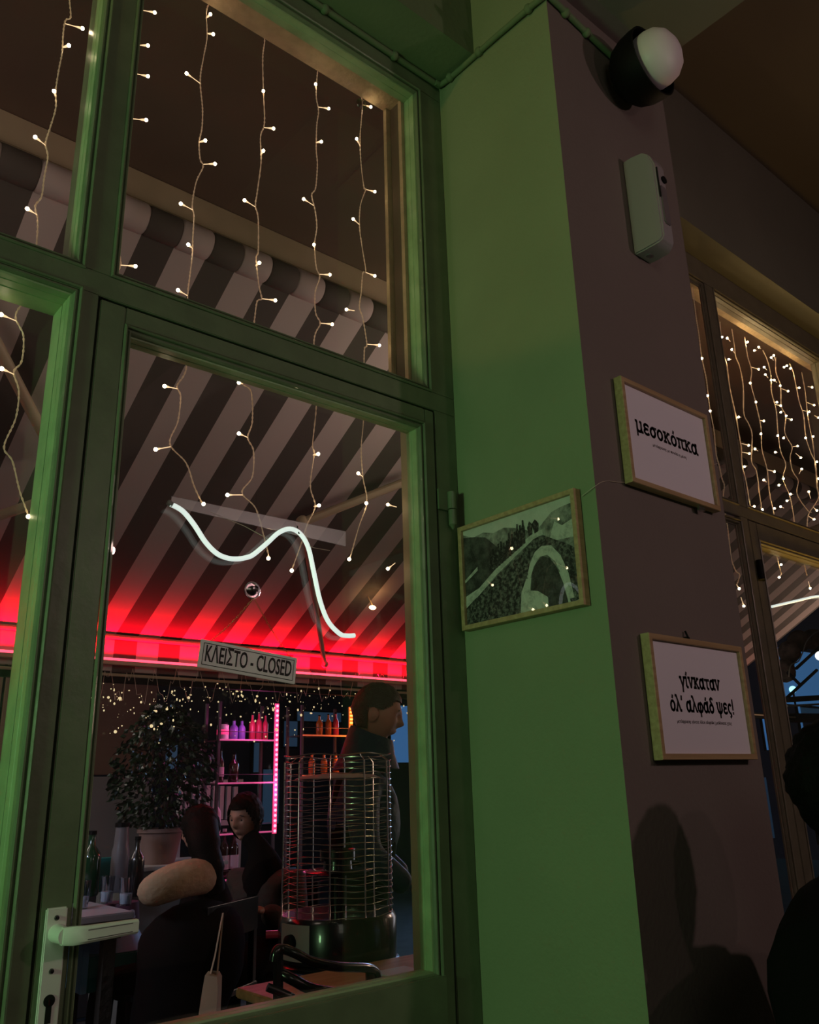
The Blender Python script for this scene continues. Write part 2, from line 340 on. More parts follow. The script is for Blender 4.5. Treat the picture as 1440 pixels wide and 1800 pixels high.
# ================================================================== WINDOW FRONT, BAY ONE
FR = MT['frame']
def outer_frame(pieces, name, label):
    e = empty(name, (0, 1.5, 0)); struct(e, label)
    for nm, (x0, x1, z0, z1, y0, y1) in pieces:
        MB().box(x0, x1, y0, y1, z0, z1).build(nm, FR, e, bevel=.0015)
    return e
outer_frame([
    ('head', (-0.9, 1.46, 2.008, 2.07, 1.5, 1.56)),
    ('mullion', (0.453, 0.511, 0.996, 2.008, 1.5, 1.56)),
    ('mullion', (0.455, 0.4885, FL, 0.945, 1.5, 1.56)),
    ('rail', (-0.9, 1.46, 0.945, 0.996, 1.5, 1.56)),
    ('post', (1.378, 1.46, 0.996, 2.008, 1.5, 1.56)),
    ('post', (1.3865, 1.46, FL, 0.9452, 1.5, 1.56)),
    ('sill_panel', (-0.9, 0.455, FL, -0.62, 1.5, 1.56)),
    ('stop', (0.470, 0.520, FL, 0.945, 1.553, 1.575)),
    ('stop', (1.352, 1.40, FL, 0.945, 1.556, 1.575)),
    ('stop', (0.47, 1.39, 0.900, 0.946, 1.553, 1.575)),
], 'trim_3', 'green painted timber window frame and mullions round the door')
PROF = [(0, 1.5005), (0, 1.4975), (.0035, 1.4950), (.0065, 1.4975), (.0068, 1.504), (.0095, 1.504), (.0115, 1.5005), (.0145, 1.5005), (.0165, 1.507), (.0165, 1.512), (.020, 1.513), (.020, 1.530), (.0188, 1.531), (.0188, 1.533), (.020, 1.534), (.020, 1.556)]
def window(name, x0, x1, z0, z1, label, deep=None, bottom_in=False, m=FR, gy=1.551, bead=None, shallow=False):
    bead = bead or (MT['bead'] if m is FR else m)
    e = empty(name, (x0, 1.5, z0)); struct(e, label)
    pr = list(PROF)
    if deep: pr = PROF[:-1] + [(.020, 1.556), (.0185, 1.557), (.0185, 1.560), (.020, 1.561), (.020, deep)]; gy = deep - .004
    if shallow: pr = PROF[:11] + [(.020, 1.519)]; gy = 1.514
    MB().ring(x0, x1, z0, z1, pr[:10]).build('moulding', m, e)
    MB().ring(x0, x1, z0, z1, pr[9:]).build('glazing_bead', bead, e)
    MB().box(x0 + .014, x1 - .014, gy, gy + .004, z0 + .014, z1 - .014).build('pane', MT['glass'], e)
    return e
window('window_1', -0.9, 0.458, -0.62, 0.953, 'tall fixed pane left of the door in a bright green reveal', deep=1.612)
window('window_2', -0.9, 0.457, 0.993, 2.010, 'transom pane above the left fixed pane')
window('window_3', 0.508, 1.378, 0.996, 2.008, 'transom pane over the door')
# deep sub-frame outside the left pane so its reveal is closed
o = struct(MB().box(0.4385, 0.52, 1.56, 1.60, FL, 2.0).box(-0.9, .4385, 1.56, 1.60, .937, 1.0).build('trim_4', FR), 'outer green frame post left of the door')

# door leaf
door = empty('door_1', (0.49, 1.5, FL)); struct(door, 'green glazed door with closed sign and neon tube')
DX0, DX1, DZ0, DZ1 = 0.4935, 1.3815, FL + .01, 0.9395
OX0, OX1, OZ0, OZ1 = 0.5450, 1.3500, -0.40, 0.9010
def dbox(nm, *a): return MB().box(*a).build(nm, FR, door, bevel=.002)
dbox('stile', DX0, OX0, 1.5, 1.55, DZ0, DZ1)
dbox('stile', OX1, DX1, 1.5, 1.55, DZ0, DZ1)
dbox('top_rail', OX0, OX1, 1.5, 1.55, OZ1, DZ1)
dbox('kick_panel', OX0, OX1, 1.490, 1.54, DZ0, -0.387)
MB().ring(OX0, OX1, OZ0, OZ1, PROF[:10]).build('moulding', FR, door)
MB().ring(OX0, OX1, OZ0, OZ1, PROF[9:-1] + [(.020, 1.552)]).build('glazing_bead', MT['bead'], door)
MB().box(OX0 + .012, OX1 - .012, 1.540, 1.544, OZ0 - .01, OZ1 - .012).build('glass_pane', MT['glass'], door)
hp = MB().box(0.5015, 0.5345, 1.492, 1.5, -0.440, -0.171).build('handle_plate', MT['handle'], door, bevel=.002)
# lever: boss, elbow and flat grip
lv = MB()
lc = Vector((0.520, 1.5, -0.2085))
lv.lathe([(.014, 0), (.0135, -.020), (.0125, -.052)], lc, (0, 1, 0), 16)
pts = [(0.5145, 1.452, -0.2085), (0.528, 1.443, -0.2085), (0.548, 1.440, -0.2082), (0.590, 1.440, -0.2070), (0.630, 1.440, -0.2055)]
ring_v = []; 
for i, (x, y, z) in enumerate(pts):
    hz = [.0125, .0135, .0125, .0115, .0105][i]; hy = .0065
    for dy, dz in ((-hy, -hz * .7), (-hy * .4, -hz), (hy, -hz), (hy, hz), (-hy * .4, hz), (-hy, hz * .7)): ring_v.append((x, y + dy, z + dz))
fs = []
for i in range(len(pts) - 1):
    for k in range(6): fs.append((i * 6 + k, i * 6 + (k + 1) % 6, (i + 1) * 6 + (k + 1) % 6, (i + 1) * 6 + k))
fs += [tuple(range(6)), tuple(range(29, 23, -1))]
lv.add(ring_v, fs)
lv.build('lever', MT['handle'], hp, smooth=True)
MB().tube([(0.548, 1.4334, -.2015), (.62, 1.4334, -.1995)], .0007, 4).tube([(0.548, 1.4334, -.2150), (.62, 1.4334, -.2120)], .0007, 4).build('groove', MT['greyplastic'], hp)
for z in (-0.186, -0.262): MB().lathe([(.0001, -.0035), (.003, -.003), (.0042, 0)], (0.518 if z > -.2 else .5175, 1.492, z), (0, 1, 0), 12).build('screw', MT['blackgloss'], hp)
MB().lathe([(.0088, -.001), (.0088, .002)], (.518, 1.492, -.303), (0, 1, 0), 20).box(.5135, .5225, 1.491, 1.4935, -.334, -.303).build('keyhole', MT['gasket'], hp)
MB().box(.5168, .5188, 1.4895, 1.492, -.309, -.301).build('key_slot', MT['bottleb'], hp)
# outside lever seen through the glass
MB().box(0.5015, 0.5345, 1.55, 1.556, -0.440, -0.171).build('outer_handle_plate', MT['handle'], door)
hg = MB(); hg.tube([(1.423, 1.487, .718), (1.423, 1.487, .672)], .0115, 14); hg.tube([(1.423, 1.487, .670), (1.423, 1.487, .630)], .0105, 14)
hg.lathe([(.0105, 0), (.006, -.004), (.0035, -.010), (.0005, -.013)], (1.423, 1.487, .630), (0, 0, 1), 14)
hg.box(1.383, 1.416, 1.4925, 1.4985, .668, .722)
hg.build('hinge', FR, door, smooth=True)
# outside reveal: pale casings, lintel, side guides
struct(MB().box(1.352, 1.46, 1.576, 1.602, FL, 1.0).build('trim_5', MT['beige']), 'pale outer door casing')
tg = empty('shutter_guide', (1.36, 1.6, 1.0), label='pair of pale vertical shutter guides outside the right edge of the transom', cat='shutter guide')
MB().box(1.347, 1.362, 1.556, 1.570, .97, 2.0).build('guide_bar', MT['lintel'], tg)
MB().box(1.333, 1.350, 1.6105, 1.624, .97, 2.0).build('guide_bar', MT['lintel'], tg)
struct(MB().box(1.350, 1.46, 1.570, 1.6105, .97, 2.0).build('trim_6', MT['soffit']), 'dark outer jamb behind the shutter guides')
struct(MB().box(-3.6, 7.0, 1.56, 1.625, 1.997, 2.07).build('trim_7', MT['lintel']), 'rough plaster lintel soffit outside the transoms')

# ================================================================== WINDOW FRONT, BAY TWO
FR2 = mat('bay_two_frame_paint', (0.17, 0.15, 0.105), 0.4, var=.15, vscale=14, bump=.12, bscale=35)
e = empty('trim_8', (2.0, 1.5, 0)); struct(e, 'olive painted timber frame of the far window front')
for nm, (x0, x1, z0, z1) in [('head', (2.01, 5.6, 1.965, 2.07)), ('rail', (2.01, 5.6, .940, .985)), ('mullion', (2.945, 3.016, .985, 1.965)), ('mullion', (2.945, 3.0, FL, .940)), ('sill_panel', (2.01, 2.945, FL, -.6)), ('mullion', (4.03, 4.1, FL, 1.965)), ('sill_panel', (4.1, 5.6, FL, -.6))]:
    MB().box(x0, x1, 1.5, 1.518, z0, z1).build(nm, FR2, e, bevel=.002)
window('window_4', 2.0, 2.950, .983, 1.968, 'narrow transom light right of the pillar', m=FR2, shallow=True)
window('window_5', 3.010, 4.03, .985, 1.968, 'far transom pane full of fairy lights', m=FR2)
window('window_6', 2.0, 2.950, -.6, .925, 'side light right of the pillar', m=FR2, shallow=True)
window('window_7', 4.1, 5.6, -.6, 1.96, 'far right window outside the picture', m=FR2)
d2 = empty('door_2', (3.0, 1.5, FL)); struct(d2, 'far door at the right edge with a dark hinge')
def d2box(nm, *a): return MB().box(*a).build(nm, FR2, d2, bevel=.002)
d2box('stile', 3.0045, 3.062, 1.5, 1.55, FL + .01, .935); d2box('stile', 3.95, 4.025, 1.5, 1.55, FL + .01, .935)
d2box('top_rail', 3.062, 3.95, 1.5, 1.55, .868, .935); d2box('kick_panel', 3.062, 3.95, 1.49, 1.54, FL + .01, -.387)
MB().ring(3.062, 3.95, -.4, .868, PROF[:-1] + [(.020, 1.552)]).build('moulding', FR2, d2)
MB().box(3.075, 3.94, 1.540, 1.544, -.41, .856).build('glass_pane', MT['glass'], d2)
MB().tube([(3.012, 1.486, .775), (3.012, 1.486, .70)], .011, 12).box(3.012, 3.05, 1.493, 1.499, .70, .76).build('hinge', MT['black'], d2, smooth=True)

# conduit round the top of bay one and pillar
cd = empty('cable_conduit', (1.45, 1.49, 2.05), label='painted cable conduit clipped along the top of wall and pillar', cat='conduit')
CP = smoothcurve([(-3.5, 1.489, 2.062), (0.5, 1.489, 2.062), (1.36, 1.489, 2.060), (1.43, 1.482, 2.056), (1.450, 1.455, 2.055), (1.450, 1.25, 2.050), (1.450, 1.058, 2.038), (1.470, 1.054, 2.036), (1.62, 1.055, 2.020), (1.80, 1.055, 2.005)], 6)
MB().tube(CP, .0085, 10).build('conduit', MT['beam_green'], cd, smooth=True)
for q in [(1.02, 1.489, 2.062), (1.27, 1.489, 2.061), (1.449, 1.44, 2.055), (1.449, 1.315, 2.052), (1.449, 1.12, 2.043), (1.53, 1.056, 2.029), (1.62, 1.056, 2.02)]:
    MB().sphere(q, .0135, 10, 6, (1.0, 1.0, 1.1)).build('clip', MT['beam_green'], cd, smooth=True)

# ================================================================== PILLAR FITTINGS
# slab serif glyphs, drawn as strokes (x-height 1)
def arc(cx, cy, rx, ry, a0, a1, n=14): return [(cx + rx * math.cos(math.radians(a0 + (a1 - a0) * i / n)), cy + ry * math.sin(math.radians(a0 + (a1 - a0) * i / n))) for i in range(n + 1)]
SW = .235
G = {
 'μ': (.86, [[(.16, .92), (.16, -.30)], [(.02, .92), (.16, .92)], [(.16, .30)] + arc(.38, .30, .22, .24, 180, 300, 8), [(.62, .92), (.62, .08), (.78, .08)], [(.50, .92), (.62, .92)], arc(.38, .30, .22, .24, 300, 360, 4)]),
 'ε': (.70, [arc(.36, .73, .24, .20, 25, 270, 12), arc(.36, .29, .26, .23, 90, 330, 12), [(.36, .52), (.50, .52)]]),
 'σ': (.80, [arc(.36, .44, .25, .38, 0, 360, 22), [(.36, .86), (.76, .86)]]),
 'ο': (.78, [arc(.38, .47, .26, .40, 0, 360, 22)]),
 'ό': (.78, [arc(.38, .47, .26, .40, 0, 360, 22), [(.40, 1.14), (.46, 1.34)]]),
 'κ': (.84, [[(.20, .92), (.20, .08)], [(.04, .92), (.30, .92)], [(.04, .08), (.34, .08)], [(.22, .46), (.60, .88)], [(.50, .90), (.74, .90)], [(.34, .56), (.64, .10)], [(.54, .08), (.80, .08)]]),
 'π': (.90, [[(.02, .86), (.84, .86)], [(.24, .86), (.24, .08)], [(.12, .08), (.34, .08)], [(.62, .86), (.62, .16), (.70, .08), (.82, .08)]]),
 'α': (.84, [arc(.34, .46, .24, .40, 0, 360, 20), [(.62, .92), (.62, .20), (.70, .08), (.80, .08)], [(.54, .92), (.70, .92)]]),
 'ά': (.84, [arc(.34, .46, .24, .40, 0, 360, 20), [(.62, .92), (.62, .20), (.70, .08), (.80, .08)], [(.54, .92), (.70, .92)], [(.38, 1.12), (.44, 1.32)]]),
 'γ': (.76, [[(.10, .90), (.38, .16)], [(.66, .90), (.38, .16), (.36, -.34)], [(.0, .90), (.22, .90)], [(.54, .90), (.78, .90)]]),
 'ί': (.44, [[(.18, .92), (.18, .20), (.26, .08), (.38, .08)], [(.04, .92), (.20, .92)], [(.20, 1.14), (.28, 1.36)]]),
 'ν': (.76, [[(.12, .92), (.37, .08)], [(.62, .92), (.37, .08)], [(.0, .92), (.24, .92)], [(.52, .92), (.74, .92)]]),
 'τ': (.72, [[(.02, .86), (.66, .86)], [(.33, .86), (.33, .20), (.42, .08), (.56, .08)]]),
 'λ': (.80, [[(.06, 1.36), (.20, 1.34), (.66, .08), (.78, .08)], [(.38, .80), (.12, .08)], [(.02, .08), (.22, .08)]]),
 "'": (.26, [[(.12, 1.32), (.10, 1.02)]]),
 'φ': (.92, [arc(.44, .44, .34, .40, 120, 420, 20), [(.44, .84), (.44, -.34)], arc(.54, .62, .10, .22, 90, 180, 4)]),
 'δ': (.78, [arc(.38, .40, .26, .34, 0, 360, 20), [(.62, 1.22), (.44, 1.34), (.26, 1.20), (.34, 1.0), (.60, .62)]]),
 'ψ': (.98, [[(.10, .92), (.12, .50)] + arc(.46, .42, .32, .36, 190, 350, 12) + [(.80, .92)], [(.46, 1.0), (.46, -.34)], [(.0, .92), (.14, .92)]]),
 'ς': (.70, [arc(.40, .50, .26, .38, 50, 235, 12) + [(.46, .04), (.50, -.14), (.36, -.28)]]),
 '!': (.34, [[(.16, 1.32), (.16, .42)], [(.16, .16), (.16, .04)]]),
 ' ': (.44, []),
}
def slab_text(name, s, xh, m, origin, xdir, zdir, width, parent):
    x = Vector(xdir); z = Vector(zdir); nrm = x.cross(z).normalized(); O = Vector(origin)
    tot = sum(G[c][0] for c in s); kx = width / tot; cx = -width / 2; mb = MB()
    for ch in s:
        adv, strokes = G[ch]
        for st in strokes:
            P = [Vector((cx + a * kx, b * xh - xh * .5)) for a, b in st]
            for i in range(len(P) - 1):
                d = P[i + 1] - P[i]
                if d.length < 1e-7: continue
                d.normalize(); nn = Vector((-d.y, d.x)); e_ = .28 * SW * xh
                a = P[i] - d * e_; b = P[i + 1] + d * e_
                wx = SW * xh * .5
                q = [a + nn * wx, a - nn * wx, b - nn * wx, b + nn * wx]
                mb.add([O + x * t.x + z * t.y for t in q] , [(0, 1, 2, 3)])
        cx += adv * kx
    return mb.build(name, m, parent)

def poster(x0, x1, z0, z1, label):
    e = empty('picture_frame', ((x0 + x1) / 2, 1.065, z0), label=label, cat='picture frame')
    MB().ring(x0, x1, z0, z1, [(.003, 1.0645), (0, 1.062), (0, 1.042), (.0012, 1.0405), (.0115, 1.0405), (.0127, 1.0415), (.0127, 1.050)]).build('frame', MT['wood'], e)
    MB().box(x0 + .008, x1 - .008, 1.049, 1.0535, z0 + .008, z1 - .008).build('print', MT['paper'], e)
    return e
f1 = poster(1.571, 1.950, .648, .918, 'upper wood framed white print, one large Greek word, on the pillar front')
slab_text('lettering', 'μεσοκόπκα', .0300, MT['ink'], (1.7560, 1.0487, .8045), (1, 0, 0), (0, 0, 1), .270, f1)
text_obj('subtitle', 'μετάφραση: με πονάει η μέση', .0105, MT['greyink'], (1.757, 1.0488, .7690), (1, 0, 0), (0, 0, 1), f1)
MB().box(1.855, 1.880, 1.046, 1.052, .636, .650).build('bracket', MT['steel'], f1)
f2 = poster(1.564, 1.950, .036, .300, 'wood framed white print with two lines of Greek, the lower print on the pillar front')
slab_text('lettering', 'γίνκαταν', .0250, MT['ink'], (1.757, 1.0487, .2020), (1, 0, 0), (0, 0, 1), .165, f2)
slab_text('lettering', "όλ' αλφάδ ψες!", .0250, MT['ink'], (1.757, 1.0487, .1500), (1, 0, 0), (0, 0, 1), .262, f2)
text_obj('subtitle', 'μετάφραση: γίνατε όλοι αλφάδι | μεθύσατε χτες', .0098, MT['greyink'], (1.757, 1.0488, .1160), (1, 0, 0), (0, 0, 1), f2)
MB().tube([(1.740, 1.06, .322), (1.740, 1.054, .305)], .0025, 6).box(1.733, 1.748, 1.055, 1.062, .300, .308).build('hook', MT['black'], f2)

# bridge photograph on the green side of the pillar (plane X = const, u runs towards the room)
bf = empty('picture_frame', (1.46, 1.3, .35), label='wood framed black and white stone bridge photo on the green pillar side', cat='picture frame')
TB = lambda u, d, v: (d, -u, v)     # u = -Y
y0_, y1_ = 1.106, 1.484; BX = 1.434
MB().ring(-y1_, -y0_, .358, .623, [(.002, 1.4595), (0, 1.457), (0, BX + .001), (.0012, BX), (.0105, BX), (.0118, BX + .001), (.0118, BX + .010)], TB).build('frame', MT['wood'], bf)
PW, PH = (y1_ - y0_ - .0236), (.265 - .0236)
def bp(u, v, d=0.0): return (BX + .0095 - d, y1_ - .0118 - u * PW, .358 + .0118 + v * PH)
MB().add([bp(-.01, -.01, -.001), bp(1.01, -.01, -.001), bp(1.01, 1.01, -.001), bp(-.01, 1.01, -.001)], [(0, 1, 2, 3)]).build('backing', MT['ink'], bf)
def gm(n, c1, c2, s_=60, lo=.42, hi=.58):
    m = mat(n, c1, .5); nt = m.node_tree; nn = nt.nodes; tc = nn.new('ShaderNodeTexCoord'); t = nn.new('ShaderNodeTexNoise'); t.inputs['Scale'].default_value = s_; t.inputs['Detail'].default_value = 8; t.inputs['Roughness'].default_value = .7
    q = nn.new('ShaderNodeValToRGB'); q.color_ramp.elements[0].color = (*c1, 1); q.color_ramp.elements[1].color = (*c2, 1); q.color_ramp.elements[0].position = lo; q.color_ramp.elements[1].position = hi
    nt.links.new(tc.outputs['Object'], t.inputs[0]); nt.links.new(t.outputs['Fac'], q.inputs[0]); nt.links.new(q.outputs[0], nn['Principled BSDF'].inputs['Base Color']); return m
g_ = lambda v: (v, v * .98, v * .88)
PG = {'sky': gm('print_sky', g_(.58), g_(.66), 12), 'mount': gm('print_mountain', g_(.10), g_(.42), 32, .4, .62), 'hill': gm('print_dark_hill', g_(.02), g_(.13), 40, .42, .7), 'stone': gm('print_stone', g_(.012), g_(.26), 95, .45, .66), 'path': gm('print_path', g_(.42), g_(.60), 70), 'water': gm('print_water', g_(.02), g_(.10), 80, .4, .7), 'pale': gm('print_pale', g_(.36), g_(.62), 45, .35, .5), 'crowd': gm('print_crowd', g_(.01), g_(.22), 120, .5, .68)}
def patch(m, pts, d): 
    mb = MB(); mb.add([bp(u, v, d) for u, v in pts], [tuple(range(len(pts)))]); return mb.build('print_tone', PG[m], bf)
patch('sky', [(0, 0), (1, 0), (1, 1), (0, 1)], .0)
patch('mount', [(0, .35), (1, .3), (1, .93), (.9, .92), (.82, .90), (.72, .80), (.66, .74), (.58, .82), (.50, .86), (.40, .90), (.30, .88), (.2, .92), (.1, .90), (0, .96)], .0002)
patch('hill', [(0, .30), (.35, .45), (.33, .72), (.22, .86), (.12, .9), (0, .93)], .0004)
patch('pale', [(.78, .62), (1, .60), (1, .78), (.9, .74), (.84, .80)], .0005)
patch('stone', [(0, 0), (.62, 0), (.55, .18), (.56, .3), (.62, .45), (.72, .54), (.80, .46), (.86, .3), (.92, 0), (1, .02), (1, .48), (.92, .56), (.84, .62), (.74, .70), (.66, .70), (.5, .56), (.3, .42), (.12, .28), (0, .18)], .0006)
patch('water', [(.60, 0), (.90, .0), (.87, .2), (.83, .36), (.78, .46), (.72, .50), (.66, .45), (.62, .36), (.60, .22)], .0008)
patch('pale', [(.50, 0), (.74, .0), (.74, .10), (.66, .18), (.60, .20), (.56, .30), (.52, .2)], .0009)
patch('pale', [(.60, .30), (.64, .42), (.70, .50), (.76, .50), (.82, .42), (.87, .26), (.91, .04), (.95, .04), (.92, .28), (.87, .46), (.80, .58), (.72, .60), (.66, .56), (.61, .46), (.58, .34)], .0010)
patch('path', [(0, .20), (.0, .25), (.12, .34), (.3, .50), (.5, .66), (.66, .75), (.74, .76), (.74, .71), (.66, .69), (.5, .58), (.3, .43), (.12, .27)], .0012)
patch('path', [(0, .44), (.0, .47), (.13, .58), (.13, .54)], .0011)
rr = random.Random(3)
for i in range(13):
    u = .26 + i * .026; b = .47 + (u - .26) * .62; h = .19 + rr.random() * .07
    patch('crowd', [(u - .014, b), (u + .014, b + .01), (u + .016, b + h * .7), (u + .008, b + h * .8), (u + .009, b + h), (u - .005, b + h), (u - .006, b + h * .8), (u - .018, b + h * .65)], .0013 + i * .00002)
patch('crowd', [(.67, .74), (.70, .75), (.71, .83), (.68, .88), (.65, .84)], .0014); patch('crowd', [(.62, .73), (.65, .74), (.655, .84), (.63, .88), (.61, .82)], .0015)
patch('crowd', [(.93, .22), (.97, .22), (.97, .38), (.95, .42), (.93, .36)], .0014)
MB().add([bp(0, 0, .002), bp(1, 0, .002), bp(1, 1, .002), bp(0, 1, .002)], [(0, 1, 2, 3)]).build('acrylic_cover', glassmat('frame_acrylic_strong', (1, 1, 1), 1.7, .01), bf)

# wall lamp
LG = ray(1150, 106) * (2.36); LG = Vector(LG)
cr, cu_, cf = Vector(RX), -Vector(RY), Vector(RZ)
ax = (cr * .66 + cu_ * .26 - cf * .70).normalized()
lamp = empty('wall_lamp', (LG.x - .05, 1.065, LG.z), label='black cup wall lamp with unlit white opal globe at the top of the pillar', cat='wall lamp')
dc = LG - ax * .012
prof = [(.001, -.108), (.035, -.106), (.065, -.094), (.088, -.072), (.100, -.042), (.104, -.010), (.104, .010), (.099, .010), (.097, -.02), (.080, -.062), (.03, -.09), (.001, -.092)]
MB().lathe(prof, dc, ax, 36).build('shade', MT['black'], lamp, smooth=True)
MB().lathe([(.001, -.080), (.045, -.062), (.068, -.032), (.079, -.004), (.080, .022), (.074, .048), (.056, .070), (.03, .082), (.001, .086)], dc, ax, 32).build('globe', MT['globe'], lamp, smooth=True)
bpnt = dc - ax * .085
wp = Vector((W(1088, 150, 1.065).x, 1.065, W(1088, 150, 1.065).z))
MB().tube([bpnt, (bpnt + wp) / 2 + Vector((0, -.01, 0)), wp], .020, 12).build('arm', MT['black'], lamp, smooth=True)
MB().lathe([(.040, 0), (.040, .028), (.036, .034), (.001, .034)], wp, (0, -1, 0), 24).build('wall_plate', MT['black'], lamp, smooth=True)

# air freshener / dispenser box
dp = empty('wall_dispenser', (1.77, 1.065, 1.335), label='white plastic dispenser box on the pillar below the wall lamp', cat='dispenser')
dx0, dx1, dyf, dyb, dz0, dz1 = 1.735, 1.808, .978, 1.065, 1.338, 1.640
sec = []
for (y, zt, zb) in ((dyb, dz1, dz0), (1.04, dz1 + .0, dz0 - .002), (1.005, dz1 - .008, dz0 - .002), (.988, dz1 - .022, dz0 + .004), (dyf, dz1 - .055, dz0 + .016)): sec.append((y, zt, zb))
mb = MB(); vs = []
for (y, zt, zb) in sec:
    ins = .012 * max(0, (1.0 - y)) / .02
    ins = min(.012, max(0, ins)) if y < 1.0 else 0
    vs += [(dx0 + ins, y, zb), (dx1 - ins, y, zb), (dx1 - ins, y, zt), (dx0 + ins, y, zt)]
fs = []
for i in range(len(sec) - 1):
    for k in range(4): fs.append((i * 4 + k, i * 4 + (k + 1) % 4, (i + 1) * 4 + (k + 1) % 4, (i + 1) * 4 + k))
fs += [(0, 1, 2, 3), (16, 17, 18, 19)]
mb.add(vs, fs); mb.build('housing', MT['plastic'], dp, smooth=True, bevel=.004)
MB().box(1.760, 1.788, .9745, .9790, 1.40, 1.52).build('front_window', MT['greyplastic'], dp, bevel=.004)
MB().lathe([(.011, 0), (.011, .004), (.001, .006)], (1.785, .978, 1.548), (0, -1, 0), 16).build('button', MT['black'], dp)
MB().box(1.7535, 1.7565, .9745, .9785, 1.48, 1.575).build('slot', MT['gasket'], dp)
MB().lathe([(.007, 0), (.007, -.004)], (1.765, 1.04, 1.337), (0, 0, 1), 12).build('screw_recess', MT['greyplastic'], dp)

# thin string across the corner
s_ = smoothcurve([(1.455, 1.10, .605), (1.4575, 1.066, .618), (1.50, 1.0635, .640), (1.60, 1.0625, .660), (1.9, 1.0625, .76), (2.008, 1.0625, .80)], 5)
tag(MB().tube(s_, .0008, 5).build('thin_string', MT['cable']), 'thin pale string stretched across the pillar behind the upper print', 'string')

# bare pendant bulbs of the room; the glass of the door mirrors them
def pendant(c, power, col, lab, r=.035):
    c = Vector(c); e = empty('pendant_bulb', c, label=lab, cat='lamp')
    MB().tube([c + Vector((0, 0, .09)), (c.x, c.y, CZ)], .003, 6).build('cord', MT['black'], e)
    MB().tube([c + Vector((0, 0, .045)), c + Vector((0, 0, .10))], .016, 12).build('socket', MT['black'], e, smooth=True)
    m = mat('room_bulb_glass', (1, .8, .6), .4, emit=col, es=power / (PI * 4 * PI * r * r)); MB().sphere(c, r, 14, 10).build('bulb', m, e, smooth=True)
pendant((2.517, -1.316, 1.138), 26.0, (1.0, 0.66, 0.64), 'pendant bulb in the room mirrored behind the suction cup of the door', .042)
pendant((1.623, -1.316, 1.255), 6.0, (1.0, 0.66, 0.60), 'pendant bulb in the room mirrored at the left edge of the door glass', .03)

# ================================================================== DOOR HANGINGS
sg = empty('door_sign', (.86, 1.53, .2), label='white rectangular bilingual closed sign hanging on a chain from a suction cup', cat='sign')
SY = 1.530
TL, TR, BL, BR = W(354, 1123, SY), W(523, 1157, SY), W(345, 1173, SY), W(518, 1202, SY)
sx = (TR - TL).normalized(); sxl = (TR - TL).length; szv = (Vector((-sx.z, 0, sx.x))); sh = ((TL - BL).length + (TR - BR).length) / 2
O0 = (TL + TR + BL + BR) / 4; O0.y = SY
Rm = Matrix((sx, Vector((0, 1, 0)), szv)).transposed()
MB().obox(O0, sxl / 2, .0015, sh / 2, Rm).build('plate', MT['sign'], sg, bevel=.001)
TS = lambda u, d, v: O0 + sx * u + szv * v + Vector((0, d, 0))
MB().ring(-sxl / 2 + .007, sxl / 2 - .007, -sh / 2 + .006, sh / 2 - .006, [(0, -.0019), (.0014, -.0019)], TS).build('border', MT['ink'], sg)
text_obj('lettering', 'K\u039bEI\u03a3TO - CLOSED', .046, MT['ink'], O0 + Vector((0, -.0018, 0)) + sx * .0, sx, szv, sg, bold=.0006, xscale=.50)
CUPC = W(445, 1037, 1.535)
def chain(a, b, n=22):
    mb = MB(); a = Vector(a); b = Vector(b)
    for i in range(n):
        t = (i + .5) / n; c = a.lerp(b, t) + Vector((0, 0, -.006 * math.sin(PI * t))); d = (b - a).normalized(); L = (b - a).length / n * .62
        side = Vector((0, 1, 0)) if i % 2 else d.cross(Vector((0, 1, 0)))
        mb.tube([c + d * L * math.cos(q) + side * .0016 * math.sin(q) for q in [2 * PI * k / 8 for k in range(8)]], .00045, 4, closed=True)
    return mb
chain(CUPC + Vector((0, -.004, -.017)), TS(-sxl / 2 + .022, 0, sh / 2)).build('chain', MT['brass'], sg)
chain(CUPC + Vector((0, -.004, -.017)), TS(sxl / 2 - .018, 0, sh / 2)).build('chain', MT['brass'], sg)
sc_ = MB(); sc_.lathe([(.019, 0), (.0185, .002), (.014, .005), (.006, .008), (.005, .014), (.007, .017), (.001, .018)], (CUPC.x, 1.5395, CUPC.z), (0, -1, 0), 28)
co = sc_.build('suction_cup', MT['cup'], smooth=True); tag(co, 'clear round suction cup on the door glass holding the sign chain', 'suction cup')
MB().lathe([(.011, 0), (.010, .003), (.001, .004)], (CUPC.x, 1.5375, CUPC.z - .001), (0, -1, 0), 20).build('moulded_centre', MT['greyplastic'], co, smooth=True)
MB().tube([(CUPC.x + .017 * math.cos(a), 1.5365, CUPC.z + .017 * math.sin(a)) for a in [2 * PI * k / 24 for k in range(24)]], .0012, 6, closed=True).build('rim', MT['plastic'], co, smooth=True)
c2 = W(637, 182, 1.546); c2 = Vector((c2.x, 1.5505, c2.z))
sc2 = MB(); sc2.lathe([(.018, 0), (.0175, .002), (.012, .005), (.006, .008), (.005, .014), (.001, .016)], c2, (0, -1, 0), 24)
tag(sc2.build('suction_cup', glassmat('suction_cup_pale', (.72, .68, .6), 1.6, .15, minr=.12), smooth=True), 'clear round suction cup at the top right of the transom glass', 'suction cup')

